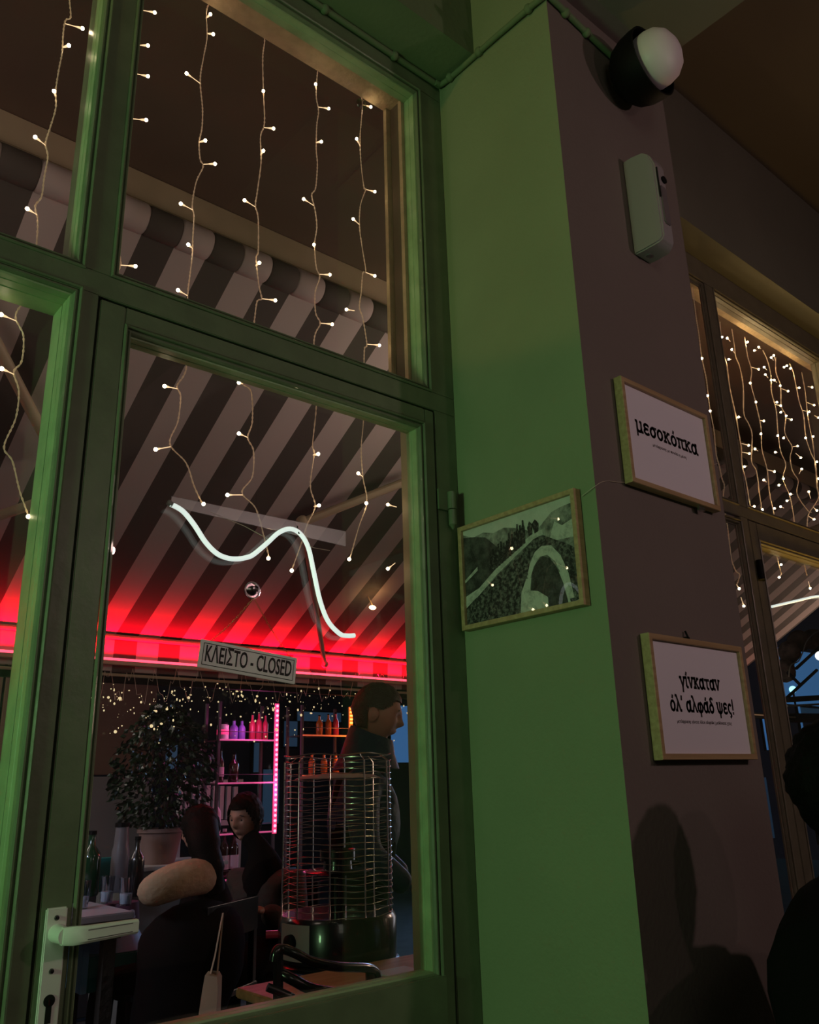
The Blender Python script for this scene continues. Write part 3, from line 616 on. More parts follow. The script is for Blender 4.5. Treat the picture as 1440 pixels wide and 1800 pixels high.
NP = [(299.5, 886), (320.8, 898), (341, 922), (361, 952.5), (381, 972.7), (400, 981), (417.5, 982.5), (433, 980), (445.7, 974.7), (469.8, 954.5), (490, 936.4), (510, 929.6), (528, 938.4), (542, 962.6), (552, 1007), (562.5, 1055), (576.6, 1091.5), (596.7, 1113.6), (610, 1117.5), (623, 1117)]
NW = smoothcurve([W(x, y, 1.522) for x, y in NP], 5)
ne = empty('neon_light', NW[0], label='white wavy neon tube hanging on the door glass', cat='neon light')
MB().tube(NW, .0052, 12).build('tube', MT['neon'], ne, smooth=True)
MB().tube([NW[0] + Vector((-.006, 0, .003)), NW[0] + Vector((.004, 0, -.001))], .0056, 10).build('end_cap', MT['plastic'], ne)
MB().tube([W(523, 925, 1.53), W(523, 932, 1.522), W(526, 938, 1.516)], .0016, 5).build('hanger', MT['gasket'], ne)
MB().tube([W(545, 960, 1.516), W(552, 963, 1.53), W(580, 968, 1.538)], .0008, 5).build('cord', MT['cable'], ne)
MB().tube([W(370, 900, 1.538), W(430, 925, 1.536), W(476, 950, 1.52)], .0008, 5).build('cord', MT['cable'], ne)
# translucent band modelled in place of a reflection behind the neon
a0, a1, b1, b0 = W(302, 872, 1.536), W(608, 934, 1.536), W(608, 960, 1.536), W(302, 890, 1.536)
ac = MB(); ac.add([a0, a1, b1, b0, a0 + Vector((0, .003, 0)), a1 + Vector((0, .003, 0)), b1 + Vector((0, .003, 0)), b0 + Vector((0, .003, 0))], [(0, 1, 2, 3), (4, 5, 6, 7), (0, 1, 5, 4), (1, 2, 6, 5), (2, 3, 7, 6), (3, 0, 4, 7)])
tag(ac.build('reflection_band', glassmat('reflection_band_film', (.78, .86, .82), 1.5, .35, minr=.10)), 'pale translucent band added for a reflection in the door glass behind the neon tube', 'strip')

# ================================================================== FAIRY LIGHTS
def strand(pts, bulbs, label, group, Y=1.63, sx_=1, sy_=1, ox=0, oy=0, br=.0042, wr=.0011):
    P = [W(ox + a / sx_, oy + b / sy_, Y) for a, b in pts]; B = [W(ox + a / sx_, oy + b / sy_, Y - .012) for a, b in bulbs]
    e = empty('fairy_light_strand', P[0], label=label, cat='fairy lights', group=group)
    c = smoothcurve(P, 7); n = len(c); mb = MB()
    L = [0]
    for i in range(1, n): L.append(L[-1] + (c[i] - c[i - 1]).length)
    for ph in (0, PI):
        mb.tube([q + Vector((math.cos(L[i] * 260 + ph), math.sin(L[i] * 260 + ph), 0)) * .0013 for i, q in enumerate(c)], wr, 5)
    mb.build('wire', MT['wire'], e, smooth=True)
    for b in B:
        q = min(c, key=lambda v: (v - b).length + abs(v.z - b.z) * .2); d = (b - q)
        if d.length < .008: d = Vector((.3, -1, .2)) * .012
        if d.length > .06: d = d.normalized() * .035
        dn = d.normalized(); tip = b
        st = empty_free = MB(); st.tube([tip - d, tip - dn * .016], .0010, 5); st.lathe([(.0011, 0), (.0022, .006), (.0030, .014), (.0030, .016)], tip - dn * .016, dn, 8)
        s_o = st.build('led_stub', MT['bulbcap'], e, smooth=True)
        l = MB(); l.sphere(tip, br, 10, 7); l.build('led', MT['bulb'], s_o, smooth=True)
    return e
g1 = 'fairy light strands outside the door and its transoms'
strand([(133, -330), (128, -160), (120, -30), (122, 0), (124, 30), (115, 36), (111, 60), (109, 93), (103, 125), (98, 160), (98, 190), (88, 225), (80, 252), (84, 275), (78, 310), (73, 345), (62, 362), (66, 385), (65, 420), (58, 480), (53, 514), (27.6, 554), (41, 590), (38, 635), (24, 654), (33, 687), (27.6, 735), (7, 785), (22, 811), (34.5, 862.5), (50, 907)],
       [(145, 50), (121, 80), (95, 160), (62, 241), (48, 367), (2, 553), (3, 648), (50, 908)], 'fairy light strand behind the left transom, the one left of the mullion', g1)
strand([(262, -200), (250, -30), (248, 0), (243, 40), (240, 66), (235, 115), (237, 133), (228, 180), (229, 200), (232, 212), (222, 225), (219, 260), (212, 330), (207, 380), (206, 420), (212, 462), (205, 480)],
       [(272, 22), (260, 80), (260, 134), (257, 211), (238, 468)], 'fairy light strand hugging the left edge of the door transom', g1)
strand([(378, -90), (371, -40), (369, 0), (363, 20), (364, 65), (358, 100), (352, 140), (356, 190), (355, 225), (350, 250), (352, 280), (357, 293), (345, 320), (338, 360), (341, 380), (339, 420), (338, 450), (333, 490), (330, 520), (330, 580), (328, 640), (323, 660), (311, 679), (317.6, 697), (312.8, 741), (298.7, 780), (327, 813.6), (341, 854), (355, 884)],
       [(370, 25), (375, 60), (328, 129), (361, 247), (378, 288), (318, 358), (331, 430), (313, 510), (289.4, 678.7), (273.7, 790), (357.9, 886)], 'fairy light strand ending at the left tip of the neon tube', g1)
strand([(455, 46), (465, 68), (462, 100), (463, 155), (465, 215), (458, 240), (459, 285), (452, 340), (449, 361), (454, 385), (454, 440), (450, 455), (455, 500), (460, 525), (452, 530), (447, 565), (436, 640), (425.5, 672), (441.6, 688.7), (443.6, 741), (435.6, 769), (445.7, 793), (443.6, 838), (425.5, 866), (449.7, 894), (463.8, 942.5), (471.9, 974.7)],
       [(453, 51), (463, 160), (481, 226), (463, 265), (430, 352), (456, 462), (484, 528), (420, 672.6), (420, 762), (399.8, 870), (472, 981.5)], 'fairy light strand ending inside the dip of the neon wave', g1)
strand([(559, 118), (557, 140), (556, 170), (560, 195), (557, 220), (556, 262), (558, 290), (555, 330), (548, 343), (554, 370), (557, 400), (553, 430), (556, 470), (562, 487), (554, 515), (555, 550), (563, 568), (555, 585), (552, 607), (556, 660), (556, 717), (549.6, 781), (552, 799.5), (545.6, 854), (554, 890), (540, 922), (530, 954.6), (514, 999)],
       [(555, 148), (578, 191), (565, 249), (534, 350), (552, 430), (580, 483), (584, 570), (559.6, 798), (560.9, 888.5), (513, 1003)], 'fairy light strand passing behind the crest of the neon wave', g1)
strand([(632, 164), (637, 180), (635, 215), (633, 245), (635, 290), (640, 330), (643, 333), (634, 360), (632, 395), (636, 430), (643, 475), (638, 480), (635, 515), (632, 540), (638, 560), (645, 605), (641, 612), (640, 640), (640, 690), (639, 741), (635, 789), (638, 838), (645, 882), (631, 926), (617, 975)],
       [(652, 188), (627, 244), (659, 337), (621, 385), (659, 485), (609, 544), (667, 607), (630, 832), (644, 884.5), (614, 983)], 'fairy light strand hanging from the suction cup, right of the neon wave', g1)
strand([(697, 210), (700, 270), (702, 330), (702, 398), (704, 460), (703, 520), (705, 600), (709, 700), (712, 790), (710, 860), (713, 920), (714, 975)],
       [(683, 267), (688, 398), (686, 520), (682, 887), (682, 999.7)], 'fairy light strand half hidden behind the right edge of the door glass', g1)
g2 = 'fairy light strands in the far window front'
Z = dict(sx_=3.2143, sy_=3.2143, ox=1100, oy=440, br=.0047, wr=.0018)
strand([(372, 180), (388, 290), (400, 385), (415, 480), (430, 600), (455, 720), (465, 800), (478, 905), (500, 1020), (512, 1150), (530, 1220), (545, 1290), (558, 1330), (552, 1395), (562, 1480), (575, 1555), (590, 1680), (598, 1745), (622, 1810), (645, 1835), (628, 1890)],
       [(431, 611), (463, 821), (478, 908), (642, 1912), (668, 2010)], 'fairy light strand in the narrow side light beside the pillar', g2, **dict(Z, Y=1.575))
strand([(533, 405), (545, 560), (570, 640), (590, 780), (620, 920), (650, 1090), (655, 1130), (660, 1220), (680, 1300), (705, 1450)], [(545, 490), (695, 1102), (699, 1148), (727, 1447)], 'fairy light strand against the left edge of the far transom', g2, **Z)
strand([(600, 445), (615, 540), (622, 600), (645, 660), (665, 770), (668, 920), (695, 980), (715, 1045), (712, 1190), (740, 1250), (760, 1400), (770, 1465)], [(574, 496), (600, 560), (583, 616), (638, 942), (672, 1222), (773, 1465)], 'second fairy light strand from the left in the far transom', g2, **Z)
strand([(672, 490), (690, 600), (712, 680), (708, 750), (735, 860), (765, 1000), (770, 1120), (800, 1240), (815, 1380), (840, 1500), (846, 1620), (850, 1700), (862, 1760), (880, 1830)], [(689, 518), (752, 672), (704, 750), (736, 857), (781, 964), (765, 1037), (731, 1122), (781, 1298), (841, 1250), (841, 1458), (879, 1776), (868, 1848)], 'third fairy light strand from the left in the far transom', g2, **Z)
strand([(775, 565), (800, 620), (820, 700), (825, 800), (850, 900), (860, 1010), (875, 1130), (905, 1210), (890, 1290), (925, 1380), (945, 1470), (955, 1545)], [(728, 566), (752, 547), (783, 660), (790, 702), (823, 733), (855, 858), (876, 878), (860, 1047), (846, 1141), (892, 1290), (866, 1327), (876, 1448)], 'fourth fairy light strand from the left in the far transom, thick with lights', g2, **Z)
strand([(848, 605), (850, 690), (875, 765), (880, 880), (905, 935), (900, 1030), (940, 1110), (930, 1170), (945, 1250), (975, 1300), (970, 1380), (1030, 1470), (1050, 1480)], [(823, 606), (837, 594), (840, 733), (874, 765), (918, 795), (877, 915), (937, 957), (907, 935), (893, 1060), (972, 1106), (990, 1172), (995, 1236), (932, 1378), (912, 1415)], 'tangled fairy light strand looping at its lower end in the far transom', g2, **Z)
strand([(925, 640), (945, 680), (960, 750), (980, 850), (1005, 930), (1020, 1060), (1050, 1150), (1075, 1210), (1080, 1330), (1090, 1400), (1035, 1490), (1025, 1570), (1020, 1690), (1010, 1760), (1025, 1840)], [(896, 660), (911, 652), (932, 667), (981, 777), (1037, 912), (1017, 1060), (1081, 1195), (1035, 1364), (1065, 1520), (1081, 1470), (1043, 1910)], 'second fairy light strand from the right edge of the photo', g2, **Z)
strand([(995, 690), (1015, 800), (1025, 900), (1040, 1000), (1060, 1100), (1075, 1250), (1090, 1380), (1110, 1500)], [(1054, 774), (1065, 875), (1090, 945), (1060, 1052), (1090, 1290)], 'rightmost fairy light strand of the far transom', g2, **Z)
# glow the strands throw on lintel and frames
for i, q in enumerate([(453, 51), (578, 191), (652, 188), (361, 247), (659, 337), (121, 80), (456, 462), (289.4, 678.7), (560.9, 888.5), (62, 241), (481, 226), (683, 267), (686, 520), (667, 607)]):
    pp = W(q[0], q[1], 1.618); point('fairy_glow', pp, .035, (1, .66, .36), .0043)
for a_, b_ in [(583, 616), (689, 518), (752, 672), (840, 733), (932, 667), (937, 957), (781, 964), (1037, 912), (892, 1290), (463, 821), (727, 1447)]:
    pp = W(1100 + a_ / 3.2143, 440 + b_ / 3.2143, 1.618); point('fairy_glow', pp, .85, (1, .66, .28), .006)

# ================================================================== OUTSIDE: SOFFIT AND AWNING
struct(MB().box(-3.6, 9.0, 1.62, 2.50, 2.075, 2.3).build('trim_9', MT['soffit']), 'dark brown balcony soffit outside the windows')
struct(MB().box(-6, 14, 1.60, 14, FL - .12, FL - .02).build('floor_outside', MT['pave']))
AY1, AZ1, AY2, AZ2 = 2.475, 1.852, 4.30, 0.783
AX0, AX1 = -1.6, 7.5
aw = empty('striped_awning', (2, AY1, AZ1), label='dark and pale striped awning sloping down from its roller to a red lit front bar', cat='awning')
MB().box(AX0, AX1, 2.435, 2.485, 1.955, 2.074).build('mounting_beam', MT['beige'], aw, bevel=.003)
mb = MB(); RC = (2.452, 1.897)
# rolled cloth: alternate diameters so every stripe steps in and out
k0 = math.floor((AX0 - STRIPE_X0) / STRIPE_W)
x = AX0; k = k0
while x < AX1:
    xe = min(AX1, STRIPE_X0 + (k + 1) * STRIPE_W)
    mb.tube([(x, RC[0], RC[1]), (x + .008, RC[0], RC[1]), (xe - .008, RC[0], RC[1]), (xe, RC[0], RC[1])], [.050, .0545, .0545, .050], 20); x = xe; k += 1
mb.build('roller', MT['awning'], aw, smooth=True)
mb = MB(); N = 24; M_ = 12
for i in range(M_ + 1):
    t = i / M_
    for j in range(N + 1):
        xx = AX0 + (AX1 - AX0) * j / N; mb.v.append((xx, AY1 + (AY2 - AY1) * t, AZ1 + (AZ2 - AZ1) * t - .012 * math.sin(PI * t)))
for i in range(M_):
    for j in range(N): a = i * (N + 1) + j; mb.f.append([a, a + 1, a + N + 2, a + N + 1]); mb.mi.append(0)
mb.build('canopy', MT['awning'], aw, smooth=True)
mb = MB(); mb.add([(AX0, 4.30, .785), (AX1, 4.30, .785), (AX1, 4.31, .60), (AX0, 4.31, .60), (AX0, 4.313, .785), (AX1, 4.313, .785), (AX1, 4.323, .60), (AX0, 4.323, .60)], [(0, 1, 2, 3), (4, 5, 6, 7), (0, 1, 5, 4), (2, 3, 7, 6)])
mb.build('valance', MT['awning'], aw)
MB().tube([(AX0, 4.29, .772), (AX1, 4.29, .772)], .014, 8).build('front_bar', MT['beige'], aw, smooth=True)
MB().tube([(AX0, 4.275, .655), (AX1, 4.275, .655)], .0065, 8).build('led_tube', MT['redled'], aw, smooth=True)
MB().box(AX0, AX1, 4.265, 4.30, .628, .645).build('led_channel', MT['beige'], aw)
AN = Vector((0, -(AZ2 - AZ1), (AY2 - AY1))).normalized()     # upward normal
def under(px, py, off):
    p0 = Vector((0, AY1, AZ1)) - AN * off; d = ray(px, py); return d * (p0.dot(AN) / d.dot(AN))
def arm(el, sh, ft, lab):
    E_ = under(*el, .11); S_ = under(*sh, .09); B_ = W(*ft, 4.26)
    MB().tube([S_, E_], .026, 10, flat=.8).build('folding_arm', MT['beige'], aw, smooth=True)
    MB().tube([E_, B_], .014, 10).build('folding_arm', MT['beige'], aw, smooth=True)
    MB().sphere(E_, .034, 12, 8).build('elbow_joint', MT['beige'], aw, smooth=True)
    MB().sphere(B_, .022, 12, 8).build('bar_joint', MT['beige'], aw, smooth=True)
arm((532, 918), (735, 838), (571, 1168), '')
arm((78, 880), (-120, 945), (100, 1150), '')
E3 = under(1460, 905, .1); MB().tube([under(1342, 965, .1), under(1470, 915, .1)], .024, 10).build('folding_arm', MT['beige'], aw, smooth=True)
MB().tube([under(-60, 500, .05), under(75, 760, .06), under(100, 812, .06)], .022, 10).build('support_bar', MT['beige'], aw, smooth=True)
cl = under(655, 1068, .09); e = empty('clip_lamp', cl, label='small warm lamp under the awning right of the neon wave', cat='lamp')
MB().sphere(cl, .016, 12, 8, (1.5, .8, .8)).build('bulb', MT['warmlamp'], e, smooth=True)
MB().tube([cl + Vector((0, 0, .012)), cl + AN * .09], .004, 6).build('stem', MT['beige'], e)
point('clip_lamp_glow', cl + Vector((0, -.03, .03)), .22, (1, .50, .16), .012)
# vinyl curtain with frame
vc = empty('vinyl_curtain', (2, 4.34, FL), label='clear vinyl weather curtain hanging under the awning front bar', cat='curtain')
mb = MB(); n = 120
for i in range(n + 1):
    xx = AX0 + (9.0 - AX0) * i / n
    for z in (FL, -.3, .3, .60): mb.v.append((xx, 4.345 + .012 * math.sin(xx * 7.3) + .008 * math.sin(xx * 17 + z * 2), z))
for i in range(n):
    for k in range(3): a = i * 4 + k; mb.f.append([a, a + 4, a + 5, a + 1]); mb.mi.append(0)
mb.build('sheet', MT['vinyl'], vc, smooth=True)
MB().box(AX0, 9.0, 4.33, 4.37, .545, .598).build('top_rail', MT['black'], vc)
MB().tube([(AX0, 4.32, .585), (9, 4.32, .575)], .008, 8).build('hem_rod', MT['beige'], vc, smooth=True)
# glowing specks modelled for fairy light reflections along the top of the curtain
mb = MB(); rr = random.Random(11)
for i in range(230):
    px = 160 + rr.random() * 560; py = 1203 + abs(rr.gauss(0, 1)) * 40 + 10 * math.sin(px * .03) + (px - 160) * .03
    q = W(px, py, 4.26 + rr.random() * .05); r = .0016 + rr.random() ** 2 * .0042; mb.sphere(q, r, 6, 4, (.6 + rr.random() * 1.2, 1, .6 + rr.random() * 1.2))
micro = mat('fairy_light_glint', (1, .9, .6), .3, emit=(1, .82, .42), es=.7)
o = mb.build('fairy_light_glints', micro)
tag(o, 'tiny warm glowing specks for fairy light reflections along the top of the vinyl curtain', 'fairy lights', kind='stuff')
pts = []
for i in range(160): pts.append(W(160 + i * 3.5, 1200 + 22 * math.sin(i * .55) + 10 * math.sin(i * 1.7) + rr.random() * 14, 4.28 + .02 * math.sin(i)))
tag(MB().tube(pts, .0012, 4).build('glint_wire', MT['cable']), 'thin looping wire strung through the modelled reflection specks along the vinyl curtain', 'wire')

# ================================================================== BACKGROUND BEYOND THE TERRACE
wl = empty('wall_far', (1.5, 5.6, FL)); struct(wl, 'brown and grey clad wall behind the potted tree')
for i in range(3):
    zb = (-.02, .72)[0]
    MB().box(-.5 + i * 1.0, .485 + i * 1.0, 5.60, 5.64, .115, 2.2).build('panel', MT['brownpanel'], wl, bevel=.004)
    MB().box(-.5 + i * 1.0, .485 + i * 1.0, 5.59, 5.64, -.42, .105).build('panel', MT['greypanel'], wl, bevel=.004)
    MB().box(-.5 + i * 1.0, .485 + i * 1.0, 5.60, 5.64, FL, -.43).build('panel', MT['darkwall'], wl, bevel=.004)
tag(wl, 'brown over grey clad wall behind the potted tree')
bs = empty('building', (6, 10.4, FL), label='dark street building with blue lit windows beyond the terrace', cat='building')
MB().box(-4, 16, 10.5, 10.8, FL, 5).build('facade', MT['darkwall'], bs)
for i, (px, py, w_, h_, m_) in enumerate([(452, 1330, 16, 60, 'blueglow2'), (560, 1260, 80, 24, 'blueglow2'), (510, 1290, 26, 50, 'blueglow2'), (704, 1290, 40, 105, 'blueglow'), (475, 1400, 30, 100, 'blueglow2'), (300, 1330, 22, 50, 'blueglow2'), (500, 1560, 40, 70, 'blueglow2'), (1408, 1190, 110, 110, 'blueglow'), (1345, 1290, 14, 60, 'blueglow'), (1350, 1420, 12, 110, 'blueglow2'), (1408, 1270, 14, 60, 'blueglow'), (1425, 1255, 40, 26, 'blueglow2')]):
    a = W(px - w_ / 2, py - h_ / 2, 10.45); b = W(px + w_ / 2, py + h_ / 2, 10.45)
    fw = MB().box(a.x, b.x, 10.44, 10.5, b.z, a.z).build('window', MT['black'], bs)
    MB().box(a.x + .02, b.x - .02, 10.425, 10.44, b.z + .02, a.z - .02).build('pane', MT[m_], fw)
def streetlamp(px, py, Y, r, m_, lab, name='street_lamp'):
    c = W(px, py, Y); e = empty(name, c, label=lab, cat='lamp')
    MB().sphere(c, r, 16, 10).build('globe', MT[m_], e, smooth=True)
    MB().tube([c - Vector((0, 0, r)), (c.x, c.y, FL)], .02, 8).build('pole', MT['black'], e)
streetlamp(1442, 1153, 3.6, .045, 'opal', 'bright white round globe lamp at the right edge beyond the far door', 'globe_lamp')
streetlamp(1394, 1212, 8.0, .07, 'cyanlamp', 'cyan street lamp seen through the far door')
point('bay_cyan_glow', W(1394, 1214, 9.6), 14, (.3, .75, 1), .1)
# far bay: brown rock arch, crossed braces, rail, cable
rk = MB(); P = [W(x, y, 4.9) for x, y in [(1378, 1135), (1388, 1120), (1398, 1122), (1412, 1126), (1424, 1138), (1420, 1152), (1408, 1170), (1396, 1190), (1384, 1185)]]
rk.tube(smoothcurve([W(1376, 1188, 4.9), W(1385, 1160, 4.9), W(1392, 1135, 4.9), W(1410, 1125, 4.9), W(1432, 1124, 4.9), W(1455, 1130, 4.9)], 4), [.11 + .03 * math.sin(i * 1.3) for i in range(21)], 12)
tag(rk.build('driftwood', MT['rock'], smooth=True), 'brown rough driftwood branch beyond the far door glass', 'branch')
br = empty('brace_frame', W(1400, 1230, 4.6), label='crossed metal braces and rail beyond the far door glass', cat='frame')
for a, b in [((1385, 1182), (1408, 1205)), ((1382, 1228), (1436, 1178)), ((1400, 1175), (1460, 1120))]:
    MB().tube([W(*a, 4.6), W(*b, 4.6)], .018, 8).build('brace', MT['darkwall'], br)
MB().tube([W(1384, 1241, 4.5), W(1480, 1236, 4.5)], .012, 8).build('rail', MT['cable'], br)
MB().tube([W(1384, 1230, 4.5), W(1480, 1224, 4.5)], .03, 8).build('rail', MT['darkwall'], br)
MB().tube([W(1384, 1262, 4.5), W(1480, 1262, 4.5)], .05, 8).build('rail', MT['darkwall'], br)
tag(MB().tube(smoothcurve([W(x, y, 4.2) for x, y in [(1387, 1190), (1388, 1178), (1392, 1168), (1404, 1162), (1412, 1145), (1418, 1128), (1430, 1115), (1445, 1106)]], 5), .006, 6).build('loose_cable', MT['cable'], smooth=True), 'thin pale cable curling beyond the far door glass', 'cable')
n2 = empty('neon_light', W(1358, 1065, 1.52), label='white neon tube on the far door, at the right edge of the photo', cat='neon light')
MB().tube(smoothcurve([W(x, y, 1.522) for x, y in [(1357, 1066.5), (1400, 1056.5), (1440, 1048), (1475, 1052), (1500, 1075)]], 6), .0048, 12).build('tube', MT['neon'], n2, smooth=True)

# ================================================================== TERRACE FURNITURE
def bottle(c, r, h, m_, lab, grp, cap='black', labelm=None, name='bottle', nk=.38):
    e = empty(name, c, label=lab, cat='bottle', group=grp); x, y, z = c
    MB().lathe([(r * .9, 0), (r, .01), (r, h * .58), (r * .85, h * .66), (r * nk, h * .76), (r * nk * .9, h * .95)], c, (0, 0, 1), 14).build('body', m_, e, smooth=True)
    MB().lathe([(r * nk * 1.05, h * .94), (r * nk * 1.05, h), (.001, h)], c, (0, 0, 1), 12).build('cap', MT[cap], e)
    if labelm: MB().lathe([(r * 1.03, h * .18), (r * 1.03, h * .46)], c, (0, 0, 1), 14).build('paper_label', MT[labelm], e)
    return e
TT = -.475     # long table height
tb = empty('terrace_table', (1.3, 4.0, FL), label='pale topped terrace table with glasses and bottles at the left', cat='table')
MB().box(.5, 1.62, 3.74, 4.24, TT - .03, TT).build('tabletop', mat('grey_table_top', (.34, .30, .33), .35), tb, bevel=.004)
MB().box(.55, 1.58, 3.77, 4.2, TT - .10, TT - .03).build('apron', MT['browncloth'], tb)
for x_ in (.6, 1.54):
    for y_ in (3.80, 4.17): MB().box(x_ - .025, x_ + .025, y_ - .025, y_ + .025, FL, TT - .03).build('leg', MT['browncloth'], tb)
def tumbler(px, py, lab):
    c = W(px, py, 3.70); d = ray(px, py); c = d * (TT / d.z)
    e = empty('drinking_glass', c, label=lab, cat='glass', group='water glasses on the terrace table')
    MB().lathe([(.026, .001), (.033, .115), (.031, .115), (.0245, .008), (.001, .008)], c, (0, 0, 1), 18).build('tumbler', MT['tumbler'], e, smooth=True)
    MB().lathe([(.0242, .009), (.0275, .05), (.001, .05)], c, (0, 0, 1), 14).build('water', mat('water_' + str(px), (.45, .5, .55), .1, spec=.9), e, smooth=True)
tumbler(186, 1588, 'water glass in the middle of the three on the terrace table'); tumbler(220, 1592, 'water glass nearest the beige sleeve on the terrace table'); tumbler(143, 1598, 'water glass hard against the door frame on the terrace table')
def ontable(px, py): d = ray(px, py); return d * (TT / d.z)
bottle(ontable(154, 1575), .05, .30, MT['bottleg'], 'dark green bottle at the left edge of the terrace table', None)
bottle(ontable(236, 1575), .038, .27, MT['blackgloss'], 'dark bottle behind the glass nearest the beige sleeve', None)
bt = bottle(ontable(207, 1568), .045, .33, MT['greyplastic'], 'tall grey flask with a black lid on the terrace table', None, nk=.8)
bx = ontable(190, 1572); o = MB().box(bx.x - .06, bx.x + .12, bx.y + .12, bx.y + .2, TT + .0005, TT + .16).build('teal_carton', MT['teal'], bevel=.004)
tag(o, 'teal carton standing behind the flask on the terrace table', 'carton')
# bucket and tub under the table (seen below the lever)
tbk = empty('storage_tub', W(188, 1735, 4.05), label='teal tub with a pale blue lid under the terrace table', cat='tub')
a = W(185, 1737, 4.05)
MB().box(a.x - .10, a.x + .12, 4.0, 4.3, a.z, a.z + .14).build('tub_body', MT['teal'], tbk, bevel=.006)
MB().box(a.x - .13, a.x - .101, 4.0, 4.3, a.z, a.z + .19).build('side_panel', MT['blueplastic'], tbk, bevel=.003)
MB().lathe([(.15, .141), (.10, .23), (.001, .232)], (a.x + .06, 4.15, a.z), (0, 0, 1), 20).build('lid', MT['blueplastic'], tbk, smooth=True)
mb = MB().lathe([(.085, .233), (.075, .33), (.001, .333)], (a.x + .09, 4.15, a.z), (0, 0, 1), 20); pk = mb.build('packet', mat('maroon_packet', (.10, .03, .07), .5), tbk, smooth=True)
text_obj('packet_lettering', 'sa', .075, mat('pale_lettering', (.5, .45, .6), .5), (a.x + .09, 4.06, a.z + .29), (1, 0, 0), (0, 0, 1), tbk, bold=.002)

# patio heater
hc = Vector((1.80, 2.52, 0)); HT, HB = .105, -.395; HR = .186
ht = empty('patio_heater', (hc.x, hc.y, FL), label='black patio heater with a chrome wire cage right of the door centre', cat='patio heater')
cg = MB(); nr = 26
for i in range(nr):
    z = HB + (HT - HB) * i / (nr - 1); r = HR
    cg.tube([(hc.x + r * math.cos(2 * PI * k / 36), hc.y + r * math.sin(2 * PI * k / 36), z + .003 * math.sin(k * 1.1 + i * .4)) for k in range(36)], .0012 if i < nr - 1 else .0024, 5, closed=True)
for k in range(10):
    a = 2 * PI * (k + .3) / 10; x_, y_ = hc.x + HR * math.cos(a), hc.y + HR * math.sin(a)
    cg.tube([(x_, y_, HB), (x_, y_, HT - .02), (hc.x + (HR - .025) * math.cos(a), hc.y + (HR - .025) * math.sin(a), HT)], .0024, 6)
cg.build('wire_cage', MT['steel'], ht, smooth=True)
MB().lathe([(.188, -.53), (.196, -.525), (.196, -.41), (.188, -.396), (.001, -.396)], hc, (0, 0, 1), 48).build('base_drum', MT['blackgloss'], ht, smooth=True)
MB().lathe([(.196, -.530), (.205, -.536), (.205, -.545), (.19, -.55)], hc, (0, 0, 1), 48).build('drum_rim', MT['blackgloss'], ht, smooth=True)
MB().lathe([(.20, FL), (.20, FL + .04), (.06, FL + .08), (.06, -.55)], hc, (0, 0, 1), 32).build('pedestal', MT['black'], ht, smooth=True)
MB().lathe([(.001, -.262), (.10, -.262), (.118, -.268), (.10, -.276), (.03, -.277), (.03, -.396)], hc, (0, 0, 1), 32).build('burner_plate', MT['blackgloss'], ht, smooth=True)
MB().lathe([(.05, -.262), (.045, -.21), (.06, -.20), (.06, -.235)], hc, (0, 0, 1), 20).build('burner', MT['blackgloss'], ht, smooth=True)
mb = MB(); mb.lathe([(.001, .050), (.125, .040), (.150, .030), (.125, .030), (.001, .034)], hc, (0, 0, 1), 32); mb.build('reflector', MT['brushed'], ht, smooth=True)
# control panel facing the camera, on the drum's left
an = math.atan2(-hc.y, -hc.x) - .80
cpn = []
pv = []
for k in range(9):
    a = an - .34 + .68 * k / 8
    for z in (-.515, -.410): pv.append((hc.x + .198 * math.cos(a), hc.y + .198 * math.sin(a), z))
mb = MB(); mb.add(pv, [(2 * k, 2 * k + 2, 2 * k + 3, 2 * k + 1) for k in range(8)]); cp = mb.build('control_panel', MT['brushed'], ht, smooth=True)
kd = Vector((math.cos(an - .03), math.sin(an - .03), 0))
MB().lathe([(.024, 0), (.023, .014), (.018, .018), (.001, .018)], Vector((hc.x, hc.y, -.462)) + kd * .198, kd, 20).build('knob', MT['black'], cp, smooth=True)
kd2 = Vector((math.cos(an - .75), math.sin(an - .75), 0))
MB().tube([Vector((hc.x, hc.y, -.455)) + kd2 * .19, Vector((hc.x, hc.y, -.455)) + kd2 * .235], .012, 10).build('gas_inlet', MT['redglass'], ht)

# front table and bentwood chair at the bottom of the door glass
ft = empty('cafe_table', (1.95, 2.1, FL), label='light wooden cafe table behind the bentwood chair back', cat='table')
cxy = Vector((1.86, 2.12))
mb = MB(); TZ = -.515
A_ = [ray(470, 1712), ray(722, 1697), ray(722, 1790), ray(440, 1790)]
mb.box(1.30, 2.15, 1.86, 2.30, TZ - .025, TZ).build('tabletop', MT['tablewood'], ft, bevel=.004)
MB().lathe([(.20, FL), (.20, FL + .02), (.03, FL + .04), (.028, TZ - .05), (.12, TZ - .026)], (1.88, 2.10, 0), (0, 0, 1), 20).build('pedestal', MT['black'], ft, smooth=True)
npx = ray(705, 1712); q = npx * ((TZ + .001) / npx.z)
tag(MB().box(q.x - .05, q.x + .07, q.y - .05, q.y + .07, TZ + .0005, TZ + .004).build('napkin', MT['whitemetal']), 'white folded napkin on the light wooden cafe table', 'napkin')
ch = empty('bentwood_chair', (1.35, 1.80, FL), label='black bentwood chair with a curved back in front of the cafe table', cat='chair')
L0, L1 = W(489, 1668, 1.80), W(655, 1703, 1.84)
def rail(pp, r, nm): MB().tube(smoothcurve(pp, 6), r, 10, flat=1.0).build(nm, MT['blackgloss'], ch, smooth=True)
